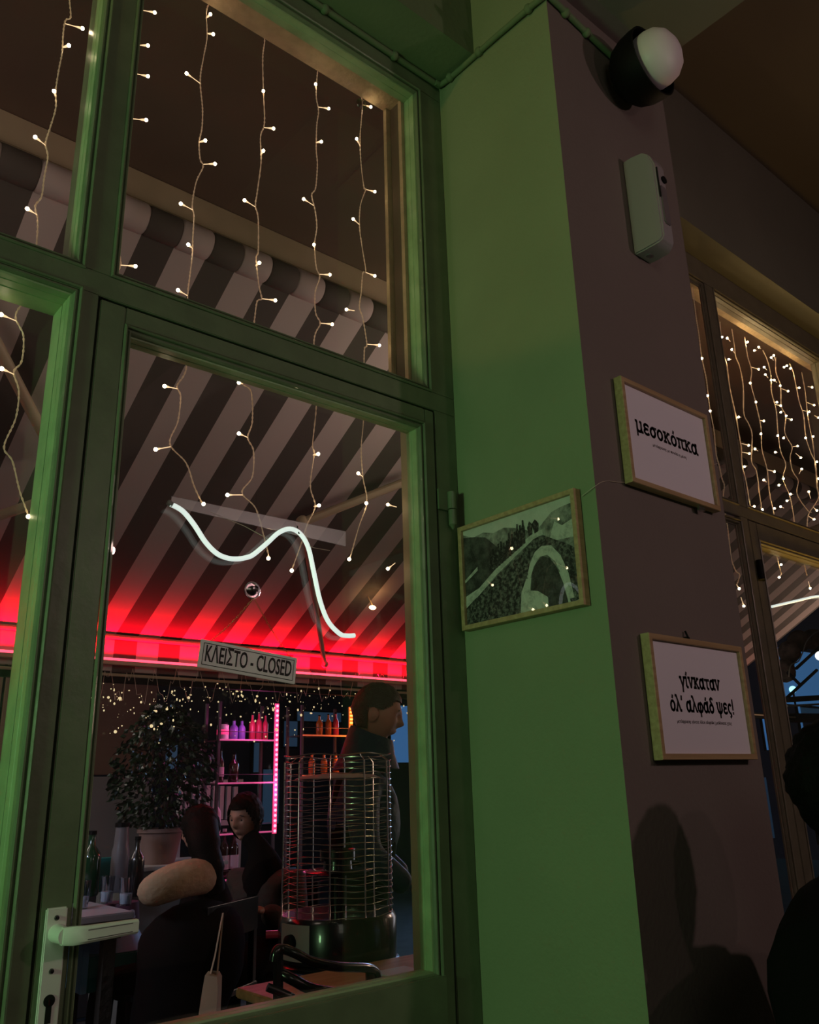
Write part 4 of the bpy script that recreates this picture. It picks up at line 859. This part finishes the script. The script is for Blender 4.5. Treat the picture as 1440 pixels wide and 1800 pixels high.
rail([W(482, 1690, 1.79), W(486, 1672, 1.79), W(497, 1668, 1.79), W(520, 1676, 1.77), W(548, 1690, 1.76), (W(590, 1699, 1.76)), W(640, 1701, 1.80), W(658, 1706, 1.83), W(663, 1718, 1.84), W(655, 1728, 1.84)], .011, 'top_rail')
rail([W(496, 1712, 1.79), W(515, 1722, 1.77), W(548, 1738, 1.76), W(600, 1746, 1.77), W(648, 1748, 1.83)], .012, 'back_slat')
rail([W(470, 1735, 1.79), W(510, 1752, 1.77), W(540, 1772, 1.76), W(600, 1790, 1.76)], .009, 'seat_rail')
zs = FL + .45
MB().tube([W(489, 1672, 1.79), W(489, 1800, 1.79), Vector((W(489, 1800, 1.79).x, 1.79, FL))], .0115, 8).build('leg', MT['blackgloss'], ch, smooth=True)
MB().tube([W(650, 1706, 1.83), W(654, 1800, 1.83), Vector((W(654, 1800, 1.83).x, 1.83, FL))], .0115, 8).build('leg', MT['blackgloss'], ch, smooth=True)
lx, rx_ = W(489, 1800, 1.79).x, W(654, 1800, 1.83).x
MB().lathe([(.17, 0), (.185, .012), (.18, .025), (.001, .02)], ((lx + rx_) / 2, 2.0, zs), (0, 0, 1), 24).build('seat', MT['blackgloss'], ch, smooth=True)
for x_ in (lx + .02, rx_ - .02): MB().tube([(x_, 2.14, zs), (x_, 2.16, FL)], .012, 8).build('leg', MT['blackgloss'], ch, smooth=True)

# potted tree
PC = W(280, 1500, 4.75)
pt = empty('potted_tree', (PC.x, PC.y, FL), label='leafy ficus in a terracotta pot against the clad wall', cat='potted plant')
pz = W(280, 1518, 4.75).z; ptz = W(280, 1456, 4.75).z
MB().lathe([(.085, pz), (.118, ptz - .02), (.128, ptz - .02), (.128, ptz), (.11, ptz), (.10, ptz - .03), (.001, ptz - .03)], (PC.x, PC.y, 0), (0, 0, 1), 28).build('pot', MT['terracotta'], pt, smooth=True)
fz = W(285, 1320, 4.75).z
tr_ = MB(); tr_.tube([(PC.x, PC.y, ptz - .03), (PC.x + .02, PC.y, ptz + .12), (PC.x - .01, PC.y, fz)], [.018, .014, .008], 8)
rr = random.Random(5)
for i in range(16):
    a = rr.random() * 2 * PI; h = ptz + .1 + rr.random() * .35
    tr_.tube([(PC.x, PC.y, h), (PC.x + .14 * math.cos(a), PC.y + .14 * math.sin(a), h + .12), (PC.x + .26 * math.cos(a), PC.y + .26 * math.sin(a), h + .10)], [.005, .004, .002], 5)
tr_.build('trunk', MT['bark'], pt, smooth=True)
lf = MB()
for i in range(1500):
    t = rr.random(); a = rr.random() * 2 * PI
    h = ptz + .02 + t * .66; R_ = .30 * (math.sin(PI * min(1, .12 + t * .86)) ** .6) * (rr.random() ** .45)
    c = Vector((PC.x + R_ * math.cos(a) + .0, PC.y + R_ * math.sin(a) * .8, h)); L = .032 + rr.random() * .02; wd = L * .36
    dr = Vector((math.cos(a) * .6 + rr.uniform(-.4, .4), math.sin(a) * .6 + rr.uniform(-.4, .4), -.9 + rr.random() * .9)).normalized()
    s1 = dr.cross(Vector((rr.uniform(-1, 1), rr.uniform(-1, 1), rr.uniform(-1, 1)))).normalized(); nn = dr.cross(s1)
    lf.add([c, c + dr * L * .5 + s1 * wd, c + dr * L, c + dr * L * .5 - s1 * wd, c + dr * L * .5 + nn * .004], [(0, 1, 4), (1, 2, 4), (2, 3, 4), (3, 0, 4)])
o = lf.build('foliage', MT['leaf'], pt, recalc=False); o['kind'] = 'stuff'
# cabinet carrying the pot
cb = empty('side_cabinet', (PC.x, 4.8, FL), label='pale low cabinet carrying the potted tree', cat='cabinet')
MB().box(PC.x - .22, PC.x + .32, 4.60, 5.05, FL, pz - .02).build('body', MT['greypanel'], cb, bevel=.003)
MB().box(PC.x - .24, PC.x + .34, 4.58, 5.07, pz - .02, pz).build('top', MT['whitemetal'], cb, bevel=.003)
# white slatted radiator / bench behind
rd = empty('slatted_bench', W(360, 1410, 5.2), label='white slatted bench back behind the ficus', cat='bench')
for k in range(9):
    a = W(318 + k * 12, 1378 + k * .6, 5.2); b = W(318 + k * 12, 1440, 5.2)
    MB().box(a.x - .014, a.x + .014, 5.19, 5.215, b.z, a.z).build('slat', MT['whitemetal'], rd)
a = W(310, 1378, 5.2); b = W(425, 1376, 5.2); c_ = W(310, 1446, 5.2)
MB().box(a.x, b.x, 5.18, 5.22, a.z, a.z + .02).box(a.x, b.x, 5.18, 5.22, c_.z - .03, c_.z).build('rail', MT['whitemetal'], rd)
for xx in (a.x + .02, b.x - .02): MB().box(xx - .02, xx + .02, 5.18, 5.22, FL, c_.z).build('leg', MT['whitemetal'], rd)

# lit shelf units: mirrored bar shelves of the room, modelled as solid pieces outside
def mirrored_shelf_stand_in(x0p, x1p, ztop, levels, bottom, Y, ledm, corem, lab, frame, edge_m, double=False, dotn=28):
    A = W(x0p, levels[0], Y); B = W(x1p, levels[0], Y); x0, x1 = A.x, B.x
    zt = W(x1p, ztop, Y).z; zb = W(x1p, bottom, Y).z
    e = empty('mirrored_shelf_stand_in', ((x0 + x1) / 2, Y, FL), label=lab, cat='shelf')
    for xx in (x0, x1): MB().box(xx - .008, xx + .008, Y - .0, Y + .016, FL, zt).build('upright', frame, e)
    for xx in (x0, x1): MB().box(xx - .008, xx + .008, Y + .17, Y + .186, FL, zt).build('upright', frame, e)
    zs_ = []
    for l in levels:
        z = W((x0p + x1p) / 2, l, Y).z; zs_.append(z)
        MB().box(x0 + .008, x1 - .008, Y, Y + .18, z - .008, z).build('shelf_board', MT['shelfglass'], e)
        MB().tube([(x0, Y - .006, z - .004), (x1, Y - .006, z - .004)], .0055, 6).build('shelf_edge', edge_m, e, smooth=True)
        MB().tube([(x0, Y - .004, z + .045), (x1, Y - .004, z + .045)], .0025, 6).build('guard_rail', frame, e, smooth=True)
    ls = MB().box(x1 - .013, x1 + .013, Y - .010, Y - .001, zb, zt).build('led_strip', ledm, e)
    dm = MB()
    for k in range(dotn):
        z = zb + (zt - zb) * (k + .5) / dotn
        for dx in ((-.006, .006) if double else (0,)): dm.sphere((x1 + dx, Y - .012, z), .0062 if double else .0085, 8, 6)
    dm.build('led_dots', corem, ls, smooth=True)
    return e, x0, x1, zs_
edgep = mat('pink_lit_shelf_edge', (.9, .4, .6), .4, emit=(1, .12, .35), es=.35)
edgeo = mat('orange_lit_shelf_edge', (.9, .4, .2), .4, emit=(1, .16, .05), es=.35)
ue, ux0, ux1, uz = mirrored_shelf_stand_in(386, 485, 1237, [1300, 1375, 1463, 1542], 1465, 4.70, MT['pinkled'], MT['pinkcore'], 'solid stand-in for a mirrored bar bottle shelf with a pink lit strip down its right side', MT['shelfframe'], edgep, dotn=26)
point('pink_shelf_glow', ((ux0 + ux1) / 2, 4.60, .38), 1.5, (1, .15, .5), .05); point('pink_shelf_glow', (ux1 - .03, 4.63, .0), 1.0, (1, .15, .4), .05)
gb = 'bottles on the pink lit shelves'
def onshelf(k, t, r, h, m_, lab, **kw): return bottle((ux0 + (ux1 - ux0) * t, 4.765, uz[k] + .0005), r * 1.15, h * 1.15, m_, lab, gb, **kw)
jar = empty('jar', (ux0 + .055, 4.765, uz[0] + .0005), label='pale jar with a pink label on the top pink lit shelf', cat='jar')
MB().lathe([(.036, 0), (.036, .085), (.030, .09)], (ux0 + .055, 4.765, uz[0] + .0005), (0, 0, 1), 18).build('jar_body', MT['sign'], jar, smooth=True)
MB().lathe([(.0366, .03), (.0366, .06)], (ux0 + .055, 4.765, uz[0] + .0005), (0, 0, 1), 18).build('paper_label', MT['pinkled'], jar)
MB().lathe([(.031, .09), (.031, .10), (.001, .10)], (ux0 + .055, 4.765, uz[0] + .0005), (0, 0, 1), 18).build('lid', MT['black'], jar)
onshelf(0, .33, .022, .105, MT['purple'], 'left purple bottle on the top pink lit shelf'); onshelf(0, .47, .020, .105, MT['purple'], 'right purple bottle on the top pink lit shelf')
onshelf(0, .66, .018, .14, MT['redglass'], 'left red bottle on the top pink lit shelf'); onshelf(0, .78, .017, .15, MT['redglass'], 'middle red bottle on the top pink lit shelf'); onshelf(0, .90, .016, .14, MT['redglass'], 'right red bottle on the top pink lit shelf')
onshelf(1, .12, .020, .17, MT['bottleb'], 'thin dark bottle on the second pink lit shelf', labelm='label_pink'); onshelf(1, .35, .028, .15, MT['bottleb'], 'stout amber bottle on the second pink lit shelf')
onshelf(2, .08, .026, .17, MT['label_pink'], 'pink oval bottle at the left of the third pink lit shelf'); 
for k, (t, lab) in enumerate([(.08, 'left dark wine bottle on the lowest pink lit shelf'), (.24, 'middle dark wine bottle on the lowest pink lit shelf'), (.40, 'right dark wine bottle on the lowest pink lit shelf')]):
    onshelf(3, t, .026, .235, MT['bottleb'], lab, labelm='label_pink', cap='label_pink')
bc = empty('blue_crate', (ux0 + .09, 4.79, FL), label='royal blue crate under the lowest pink lit shelf', cat='crate')
MB().box(ux0 + .012, ux0 + .18, 4.725, 4.86, uz[3] - .24, uz[3] - .012).build('crate_body', MT['bluefabric'], bc, bevel=.008)
MB().box(ux0 + .012, ux0 + .18, 4.725, 4.86, FL, uz[3] - .242).build('plinth', MT['black'], bc)
ve, vx0, vx1, vz = mirrored_shelf_stand_in(532, 616, 1243, [1292, 1362], 1408, 4.66, MT['orangeled'], MT['orangecore'], 'solid stand-in for a mirrored bar bottle shelf with an orange lit strip behind the patio heater', MT['shelfframe'], edgeo, True, 26)
point('orange_shelf_glow', (vx1 - .04, 4.58, .28), 1.5, (1, .22, .04), .05)
for k, (t, r, h, m_) in enumerate([(.45, .022, .13, 'amber'), (.64, .02, .14, 'amber'), (.8, .02, .15, 'redglass')]):
    bottle((vx0 + (vx1 - vx0) * t, 4.72, vz[0] + .0005), r, h, MT[m_], ['left amber bottle on the top orange lit shelf', 'middle amber bottle on the top orange lit shelf', 'red bottle nearest the orange lit strip'][k], 'bottles on the orange lit shelves')
for k, t in enumerate((.3, .55, .8)):
    bottle((vx0 + (vx1 - vx0) * t, 4.72, vz[1] + .0005), .022, .14, MT['amber'], ['left amber bottle on the lower orange lit shelf', 'middle amber bottle on the lower orange lit shelf', 'right amber bottle on the lower orange lit shelf'][k], 'bottles on the orange lit shelves')
# short orange strip standing by the burner
sb = W(617, 1503, 3.2)
os_ = empty('led_bar', (sb.x, sb.y, FL), label='short orange lit bar seen through the heater cage above the burner', cat='lamp')
MB().box(sb.x - .012, sb.x + .012, sb.y, sb.y + .01, sb.z - .035, sb.z + .035).build('light_strip', MT['orangeled'], os_)
mb = MB()
for k in range(6):
    for dx in (-.006, .006): mb.sphere((sb.x + dx, sb.y - .002, sb.z - .03 + k * .012), .0045, 8, 6)
mb.build('led_dots', MT['orangecore'], os_, smooth=True)
MB().tube([(sb.x, sb.y + .012, FL), (sb.x, sb.y + .012, sb.z - .035)], .01, 6).build('pole', MT['black'], os_)

# ================================================================== PEOPLE
def headverts(c, yaw, pitch, s=1.0, off=0.0, seg=72, rg=60, filt=None, rough=0.0):
    Rm = Matrix.Rotation(yaw, 3, 'Z') @ Matrix.Rotation(pitch, 3, 'Y'); vs = []; keep = []
    for i in range(rg + 1):
        th = PI * i / rg; z = math.cos(th) * .118; st = math.sin(th) ** .88
        for k in range(seg):
            az = -PI + 2 * PI * k / seg; ca, sa = math.cos(az), math.sin(az)
            fx = .098 if ca > 0 else .100; ry = .077
            t = max(0, -z / .118)
            if ca > 0: fx *= 1 - .10 * t
            else: fx *= 1 - .52 * t
            ry *= 1 - .30 * t ** 1.5
            r = Vector((fx * st * ca, ry * st * sa, z))
            f = lambda a0, z0, sa_, sz_: math.exp(-((abs(az) - a0) / sa_) ** 2 - ((z - z0) / sz_) ** 2)
            d = .019 * f(0, -.024, .17, .014) + .011 * f(0, -.006, .13, .024) + .006 * f(.25, .024, .4, .012) - .010 * f(.36, .004, .17, .014) + .010 * f(0, -.062, .32, .008) + .008 * f(0, -.052, .22, .005) - .006 * f(0, -.080, .4, .008) + .014 * f(0, -.104, .42, .016) + .004 * f(.7, -.02, .3, .03)
            r += Vector((d if ca > 0 else 0, 0, 0)) + (r.normalized() * off)
            if rough: r += r.normalized() * rough * noise.noise(r * 55)
            vs.append(Vector(c) + Rm @ (r * s)); keep.append((az, z))
    fs = []
    for i in range(rg):
        for k in range(seg):
            q = (i * seg + k, i * seg + (k + 1) % seg, (i + 1) * seg + (k + 1) % seg, (i + 1) * seg + k)
            if filt is None or filt(*keep[q[0]]): fs.append(q)
    return vs, fs, Rm
def hairfilt(az, z):
    a = abs(az)
    if a < .80: return z > .060
    if a < 1.30: return z > .060 - (a - .80) * .075
    if a < 1.55: return z > .0225 - (a - 1.30) * .05
    if a < 1.95: return z > .016
    return z > -.060
def face_parts(body_parent, c, Rm, s=1.0):
    for sgn in (-1, 1):
        e = MB(); e.sphere((0, 0, 0), 1, 12, 8, (.021 * s, .007 * s, .030 * s)); e.sphere((0, .004 * sgn, -.002), 1, 10, 6, (.012 * s, .006 * s, .018 * s))
        e.v = [tuple(Vector(c) + Rm @ (Vector(v) + Vector((-.010, sgn * .0815, -.012)) * s)) for v in e.v]; e.build('ear', MT['skin'], body_parent, smooth=True)
        e = MB(); e.sphere((0, 0, 0), .0115 * s, 10, 8); e.v = [tuple(Vector(c) + Rm @ (Vector(v) + Vector((.0735, sgn * .031, .004)) * s)) for v in e.v]
        e.build('eye', MT['ink'], body_parent, smooth=True)
        e = MB(); e.tube([(0, -.016, 0), (.003, 0, .004), (0, .016, 0)], .003, 6); e.v = [tuple(Vector(c) + Rm @ (Vector(v) + Vector((.088, sgn * .032, .026)) * s)) for v in e.v]
        e.build('eyebrow', MT['hair'], body_parent, smooth=True)
def skinned(name, verts, edges, m, parent, lvl=2):
    me = bpy.data.meshes.new(name); me.from_pydata([v[:3] for v in verts], edges, []); o = bpy.data.objects.new(name, me); C.objects.link(o)
    md = o.modifiers.new('skin', 'SKIN'); sk = me.skin_vertices[0].data
    for i, v in enumerate(verts):
        r = v[3]; sk[i].radius = (r, r) if not isinstance(r, tuple) else r
    sk[0].use_root = True
    ss = o.modifiers.new('sub', 'SUBSURF'); ss.levels = lvl; ss.render_levels = lvl
    bpy.context.view_layer.update()
    nm = bpy.data.meshes.new_from_object(o.evaluated_get(bpy.context.evaluated_depsgraph_get())); bpy.data.objects.remove(o)
    nm.name = name; nm.materials.clear(); nm.materials.append(m); nm.polygons.foreach_set('use_smooth', [True] * len(nm.polygons))
    o = bpy.data.objects.new(name, nm); C.objects.link(o)
    if parent: o.parent = parent; o.matrix_parent_inverse = world_of(parent).inverted()
    return o
def local(c, yaw, x, y, z, r): v = Matrix.Rotation(yaw, 3, 'Z') @ Vector((x, y, z)); return (c[0] + v.x, c[1] + v.y, c[2] + v.z, r)
def hand(name, wrist, direction, m, parent):
    d = Vector(direction).normalized(); s = d.cross(Vector((0, 0, 1))); s = s.normalized() if s.length > .01 else Vector((1, 0, 0)); w_ = Vector(wrist); u = s.cross(d)
    vs = [(*w_, .021), (*(w_ + d * .05), .030)]; es = [(0, 1)]
    for k, (off, L) in enumerate(((-.028, .065), (-.010, .078), (.009, .072), (.027, .056))):
        a = w_ + d * .085 + s * off; b = a + d * L * .5 - u * .004; c = b + d * L * .35 - u * .022; n = len(vs); vs += [(*a, .0115), (*b, .009), (*c, .0075)]; es += [(1, n), (n, n + 1), (n + 1, n + 2)]
    n = len(vs); a = w_ + d * .035 - s * .038; vs += [(*a, .013), (*(a + d * .035 - s * .016), .0105)]; es += [(1, n), (n, n + 1)]
    return skinned(name, vs, es, m, parent, 1)

# standing man in profile, looking right and down
MYAW = math.radians(-38); HC = W(662, 1254, 2.98)
man = empty('person', (HC.x, HC.y, FL), label='man in a navy jacket standing in profile behind the patio heater', cat='person')
nb = [HC.x - .02, HC.y + .01, HC.z]
Lm = lambda x, y, z, r: local((HC.x, HC.y, 0), MYAW, x, y, z, r)
vs = [Lm(-.06, 0, -.35, .15), Lm(-.06, 0, -.12, .16), Lm(-.07, 0, HC.z - .26, .12), Lm(-.045, 0, HC.z - .18, .065), Lm(-.02, 0, HC.z - .08, .058),
      Lm(-.06, .10, -.42, .095), Lm(-.05, .11, -.82, .07), Lm(-.07, .11, -1.19, .05), Lm(.06, .12, -1.22, .04),
      Lm(-.06, -.10, -.42, .095), Lm(-.05, -.11, -.82, .07), Lm(-.07, -.11, -1.19, .05), Lm(.06, -.12, -1.22, .04)]
body = skinned('body', vs, [(0, 1), (1, 2), (2, 3), (3, 4), (0, 5), (5, 6), (6, 7), (7, 8), (0, 9), (9, 10), (10, 11), (11, 12)], MT['darkcloth'], man)
hv, hf, Rm = headverts(HC, MYAW, math.radians(14), 1.07)
MB().add(hv, hf).build('head', MT['skin'], man, smooth=True)
hv, hf, _ = headverts(HC, MYAW, math.radians(14), 1.07, off=.009, filt=hairfilt, rough=.004)
MB().add(hv, hf).build('hair', MT['hair'], man, smooth=True)
face_parts(man, HC, Rm, 1.07)
SHZ = HC.z - .27
jv = [Lm(-.06, 0, -.32, .165), Lm(-.06, 0, -.10, .170), Lm(-.07, 0, SHZ - .03, .150), Lm(-.07, .15, SHZ - .02, .085), Lm(-.05, .23, SHZ - .28, .062), Lm(.12, .18, SHZ - .42, .048),
      Lm(-.07, -.15, SHZ - .02, .085), Lm(-.05, -.23, SHZ - .28, .062), Lm(.12, -.18, SHZ - .42, .048)]
skinned('jacket', jv, [(0, 1), (1, 2), (2, 3), (3, 4), (4, 5), (2, 6), (6, 7), (7, 8)], MT['navy'], man)
# stand-up collar
cm = MB(); cv = []; seg = 28
for i, (z, rx, ry, sh_) in enumerate([(-.235, .145, .150, -.02), (-.17, .118, .112, -.012), (-.115, .100, .094, .004), (-.088, .092, .088, .008), (-.088, .084, .080, .008), (-.15, .085, .085, 0)]):
    for k in range(seg):
        a = 2 * PI * k / seg; lift = .040 * max(0, -math.cos(a)) if i in (2, 3, 4) else 0; drop = -.03 * max(0, math.cos(a)) if i in (2, 3, 4) else 0
        v = Matrix.Rotation(MYAW, 3, 'Z') @ Vector((rx * math.cos(a) - .03 + sh_, ry * math.sin(a), z + lift + drop)); cv.append(Vector((HC.x, HC.y, HC.z)) + v)
cm.add(cv, [(i * seg + k, i * seg + (k + 1) % seg, (i + 1) * seg + (k + 1) % seg, (i + 1) * seg + k) for i in range(5) for k in range(seg)])
cm.build('collar', MT['navy'], man, smooth=True)
for sg_ in (1, -1):
    p5 = Lm(.12, .18 * sg_, SHZ - .42, 0); dv = Matrix.Rotation(MYAW, 3, 'Z') @ Vector((.9, 0, -.25)); hand('hand', p5[:3], dv, MT['skin'], man)
    MB().tube([Lm(.07, .115 * sg_, -1.225, 0)[:3], Lm(-.10, .115 * sg_, -1.225, 0)[:3]], .045, 10).build('shoe', MT['black'], man, smooth=True)

# seated woman, back to us, beige fleece sleeve
WC = W(352, 1460, 3.74); WY = math.radians(118)
wm = empty('person', (WC.x, WC.y, FL), label='woman with black hair and a beige sleeve seated at the terrace table', cat='person')
Lw = lambda x, y, z, r: local((WC.x, WC.y, 0), WY, x, y, z, r)
SZ = FL + .50; sz = WC.z - .26
vs = [Lw(-.02, 0, SZ, .15), Lw(-.05, 0, SZ + .22, .145), Lw(-.05, 0, sz - .02, .125), Lw(-.03, 0, WC.z - .15, .056), Lw(0, 0, WC.z - .08, .055),
      Lw(.22, .09, SZ - .02, .085), Lw(.40, .10, SZ - .03, .065), Lw(.42, .10, FL + .10, .045), Lw(.50, .10, FL + .03, .035),
      Lw(.22, -.09, SZ - .02, .085), Lw(.40, -.10, SZ - .03, .065), Lw(.42, -.10, FL + .10, .045), Lw(.50, -.10, FL + .03, .035)]
skinned('body', vs, [(0, 1), (1, 2), (2, 3), (3, 4), (0, 5), (5, 6), (6, 7), (7, 8), (0, 9), (9, 10), (10, 11), (11, 12)], MT['darkcloth'], wm)
hv, hf, Rm = headverts(WC, WY, math.radians(8), .86); MB().add(hv, hf).build('head', MT['skin'], wm, smooth=True); face_parts(wm, WC, Rm, .86)
def longhair(az, z):
    a = abs(az); return z > .055 if a < .7 else (z > .055 - (a - .7) * .16 if a < 1.2 else z > -.10)
hv, hf, _ = headverts(WC, WY, math.radians(8), .88, off=.011, filt=longhair, rough=.006); MB().add(hv, hf).build('hair', MT['blackhair'], wm, smooth=True)
sc3 = W(262, 1568, 3.50)
skinned('sleeve', [(*W(368, 1545, 3.64), .070), (*W(345, 1540, 3.56), .083), (*W(318, 1545, 3.53), .080), (*W(290, 1556, 3.51), .076), (*sc3, .066), (*(sc3 * 1.05), .045)], [(0, 1), (1, 2), (2, 3), (3, 4), (4, 5)], MT['beigeknit'], wm)
skinned('coat', [(*W(345, 1650, 3.60), .17), (*W(325, 1730, 3.58), .20), (*W(310, 1800, 3.58), .2), (*W(285, 1615, 3.55), .10), (*W(430, 1625, 3.62), .13), (W(310, 1800, 3.58).x + .02, 3.62, FL + .32, .19)], [(0, 1), (1, 2), (0, 3), (0, 4), (2, 5)], MT['darkcloth'], wm)
MB().tube(smoothcurve([W(355, 1450, 3.70), W(360, 1490, 3.63), W(370, 1530, 3.60), W(376, 1570, 3.62)], 5), [.072] * 6 + [.062] * 5 + [.05] * 4 + [.03], 14).build('long_hair', MT['blackhair'], wm, smooth=True)
hand('hand', sc3 * 1.052 + Vector((.01, 0, -.005)), sc3, MT['skin'], wm)

# second diner, face towards us, black hair, dark brown coat
DC = W(432, 1437, 4.08) ; DY = math.radians(205)
dm_ = empty('person', (DC.x, DC.y - .1, FL), label='diner with dark hair in a brown coat facing left before the pink lit stand-in for mirrored shelves', cat='person')
DC = W(432, 1437, 4.06)
Ld = lambda x, y, z, r: local((DC.x + .10, DC.y - .05, 0), DY, x, y, z, r)
vs = [Ld(0, 0, SZ, .16), Ld(0, 0, SZ + .22, .15), Ld(.02, 0, DC.z - .26, .13), Ld(.06, 0, DC.z - .15, .055), (DC.x, DC.y, DC.z - .07, .05),
      Ld(.24, .09, SZ - .02, .085), Ld(.42, .10, SZ - .03, .065), Ld(.43, .10, FL + .08, .045), Ld(.24, -.09, SZ - .02, .085), Ld(.42, -.10, SZ - .03, .065), Ld(.43, -.10, FL + .08, .045)]
skinned('body', vs, [(0, 1), (1, 2), (2, 3), (3, 4), (0, 5), (5, 6), (6, 7), (0, 8), (8, 9), (9, 10)], MT['darkcloth'], dm_)
hv, hf, Rm = headverts(DC, DY, math.radians(10), .94); MB().add(hv, hf).build('head', MT['skin'], dm_, smooth=True); face_parts(dm_, DC, Rm, .94)
hv, hf, _ = headverts(DC, DY, math.radians(10), .96, off=.013, filt=longhair, rough=.006); MB().add(hv, hf).build('hair', MT['blackhair'], dm_, smooth=True)
jv = [Ld(-.01, 0, SZ + .05, .175), Ld(0, 0, SZ + .24, .165), Ld(.0, 0, DC.z - .27, .13), Ld(.0, .15, DC.z - .30, .085), Ld(.04, .20, DC.z - .52, .075), Ld(.24, .15, SZ + .22, .05), Ld(.0, -.15, DC.z - .30, .085), Ld(.04, -.20, DC.z - .52, .075), Ld(.24, -.15, SZ + .22, .05)]
skinned('coat', jv, [(0, 1), (1, 2), (2, 3), (3, 4), (4, 5), (2, 6), (6, 7), (7, 8)], MT['browncloth'], dm_)
for s7 in (1, -1): hand('hand', Ld(.24, .15 * s7, SZ + .22, 0)[:3], Matrix.Rotation(DY, 3, 'Z') @ Vector((1, -.4 * s7, .1)), MT['skin'], dm_)
# chairs for the two
def simple_chair(cx, cy, yaw, lab):
    e = empty('dining_chair', (cx, cy, FL), yaw, label=lab, cat='chair', group='black chairs on the terrace'); R3 = Matrix.Rotation(yaw, 3, 'Z')
    def bx(nm, x0, x1, y0, y1, z0, z1):
        m_ = MB(); c = R3 @ Vector(((x0 + x1) / 2, (y0 + y1) / 2, 0)); m_.obox((cx + c.x, cy + c.y, FL + (z0 + z1) / 2), (x1 - x0) / 2, (y1 - y0) / 2, (z1 - z0) / 2, R3); m_.build(nm, MT['blackgloss'], e, bevel=.003)
    bx('seat', -.2, .2, -.2, .2, .43, .455)
    for a in (-.18, .18):
        for b in (-.18, .18): bx('leg', a - .015, a + .015, b - .015, b + .015, 0, .43 if a > 0 else .80)
    bx('backrest', -.195, -.17, -.2, .2, .66, .80)
simple_chair(WC.x, WC.y, WY, 'black chair under the woman with the beige sleeve')
simple_chair(DC.x + .10, DC.y - .05, DY, 'black chair under the diner in the brown coat')
# tote bag hanging from the chair
tt = W(372, 1755, 3.30)
tb_ = empty('tote_bag', tt, label='natural canvas tote bag hanging below the seated diners', cat='bag')
mb = MB(); prof_ = [(1707, 10, .015), (1715, 15, .03), (1740, 17, .045), (1780, 19, .05), (1830, 20, .045), (1900, 20, .02)]
vs = []; 
for i, (py, hw, dpt) in enumerate(prof_):
    cxp = 376 - (py - 1707) * .10; l = W(cxp - hw, py, 3.30); r = W(cxp + hw, py, 3.30)
    sag = .012 if i == 0 else 0
    vs += [l, (l + r) / 2 + Vector((0, -dpt, -sag)), r, (l + r) / 2 + Vector((0, dpt, 0))]
fs = [(i * 4 + k, i * 4 + (k + 1) % 4, (i + 1) * 4 + (k + 1) % 4, (i + 1) * 4 + k) for i in range(5) for k in range(4)] + [(20, 21, 22, 23)]
mb.add(vs, fs).build('bag', MT['canvas'], tb_, smooth=True)
for dx in (0, 12): MB().tube([W(370 + dx, 1712, 3.29), W(378 + dx * .6, 1680, 3.30), W(388 + dx * .2, 1625, 3.31), W(392, 1605, 3.32)], .006, 6, flat=.4).build('strap', MT['canvas'], tb_, smooth=True)

# diner in the room, dark silhouette at the right edge
FC = ray(1500, 1388) * 1.56
FC = Vector(FC); FY = math.radians(-75)
fg = empty('person', (FC.x, FC.y, FL), label='diner in black seen from behind at the bottom right inside the room', cat='person')
Lf = lambda x, y, z, r: local((FC.x, FC.y, 0), FY, x, y, z, r)
fz_ = FL + .50
vs = [Lf(-.03, 0, fz_, .15), Lf(-.05, 0, fz_ + .22, .150), Lf(-.05, 0, FC.z - .27, .15), Lf(-.03, 0, FC.z - .16, .062), Lf(0, 0, FC.z - .08, .058),
      Lf(-.04, .19, FC.z - .27, .10), Lf(-.02, .30, FC.z - .52, .075), Lf(.20, .22, FC.z - .60, .05),
      Lf(-.04, -.23, FC.z - .26, .105), Lf(-.02, -.36, FC.z - .50, .09), Lf(.20, -.26, FC.z - .60, .05),
      Lf(.14, .09, fz_ - .02, .085), Lf(.22, .10, fz_ - .2, .06), Lf(.16, .10, FL + .06, .045), Lf(.14, -.09, fz_ - .02, .085), Lf(.22, -.10, fz_ - .2, .06), Lf(.16, -.10, FL + .06, .045)]
skinned('body', vs, [(0, 1), (1, 2), (2, 3), (3, 4), (2, 5), (5, 6), (6, 7), (2, 8), (8, 9), (9, 10), (0, 11), (11, 12), (12, 13), (0, 14), (14, 15), (15, 16)], MT['darkcloth'], fg)
hv, hf, Rm = headverts(FC, FY, 0, .98); MB().add(hv, hf).build('head', MT['skin'], fg, smooth=True); face_parts(fg, FC, Rm, .98)
hv, hf, _ = headverts(FC, FY, 0, 1.0, off=.016, filt=longhair, rough=.008); MB().add(hv, hf).build('hair', MT['blackhair'], fg, smooth=True)
for s7 in (1, -1): hand('hand', Lf(.20, .20 * s7, FC.z - .60, 0)[:3], Matrix.Rotation(FY, 3, 'Z') @ Vector((1, -.5 * s7, -.1)), MT['skin'], fg)
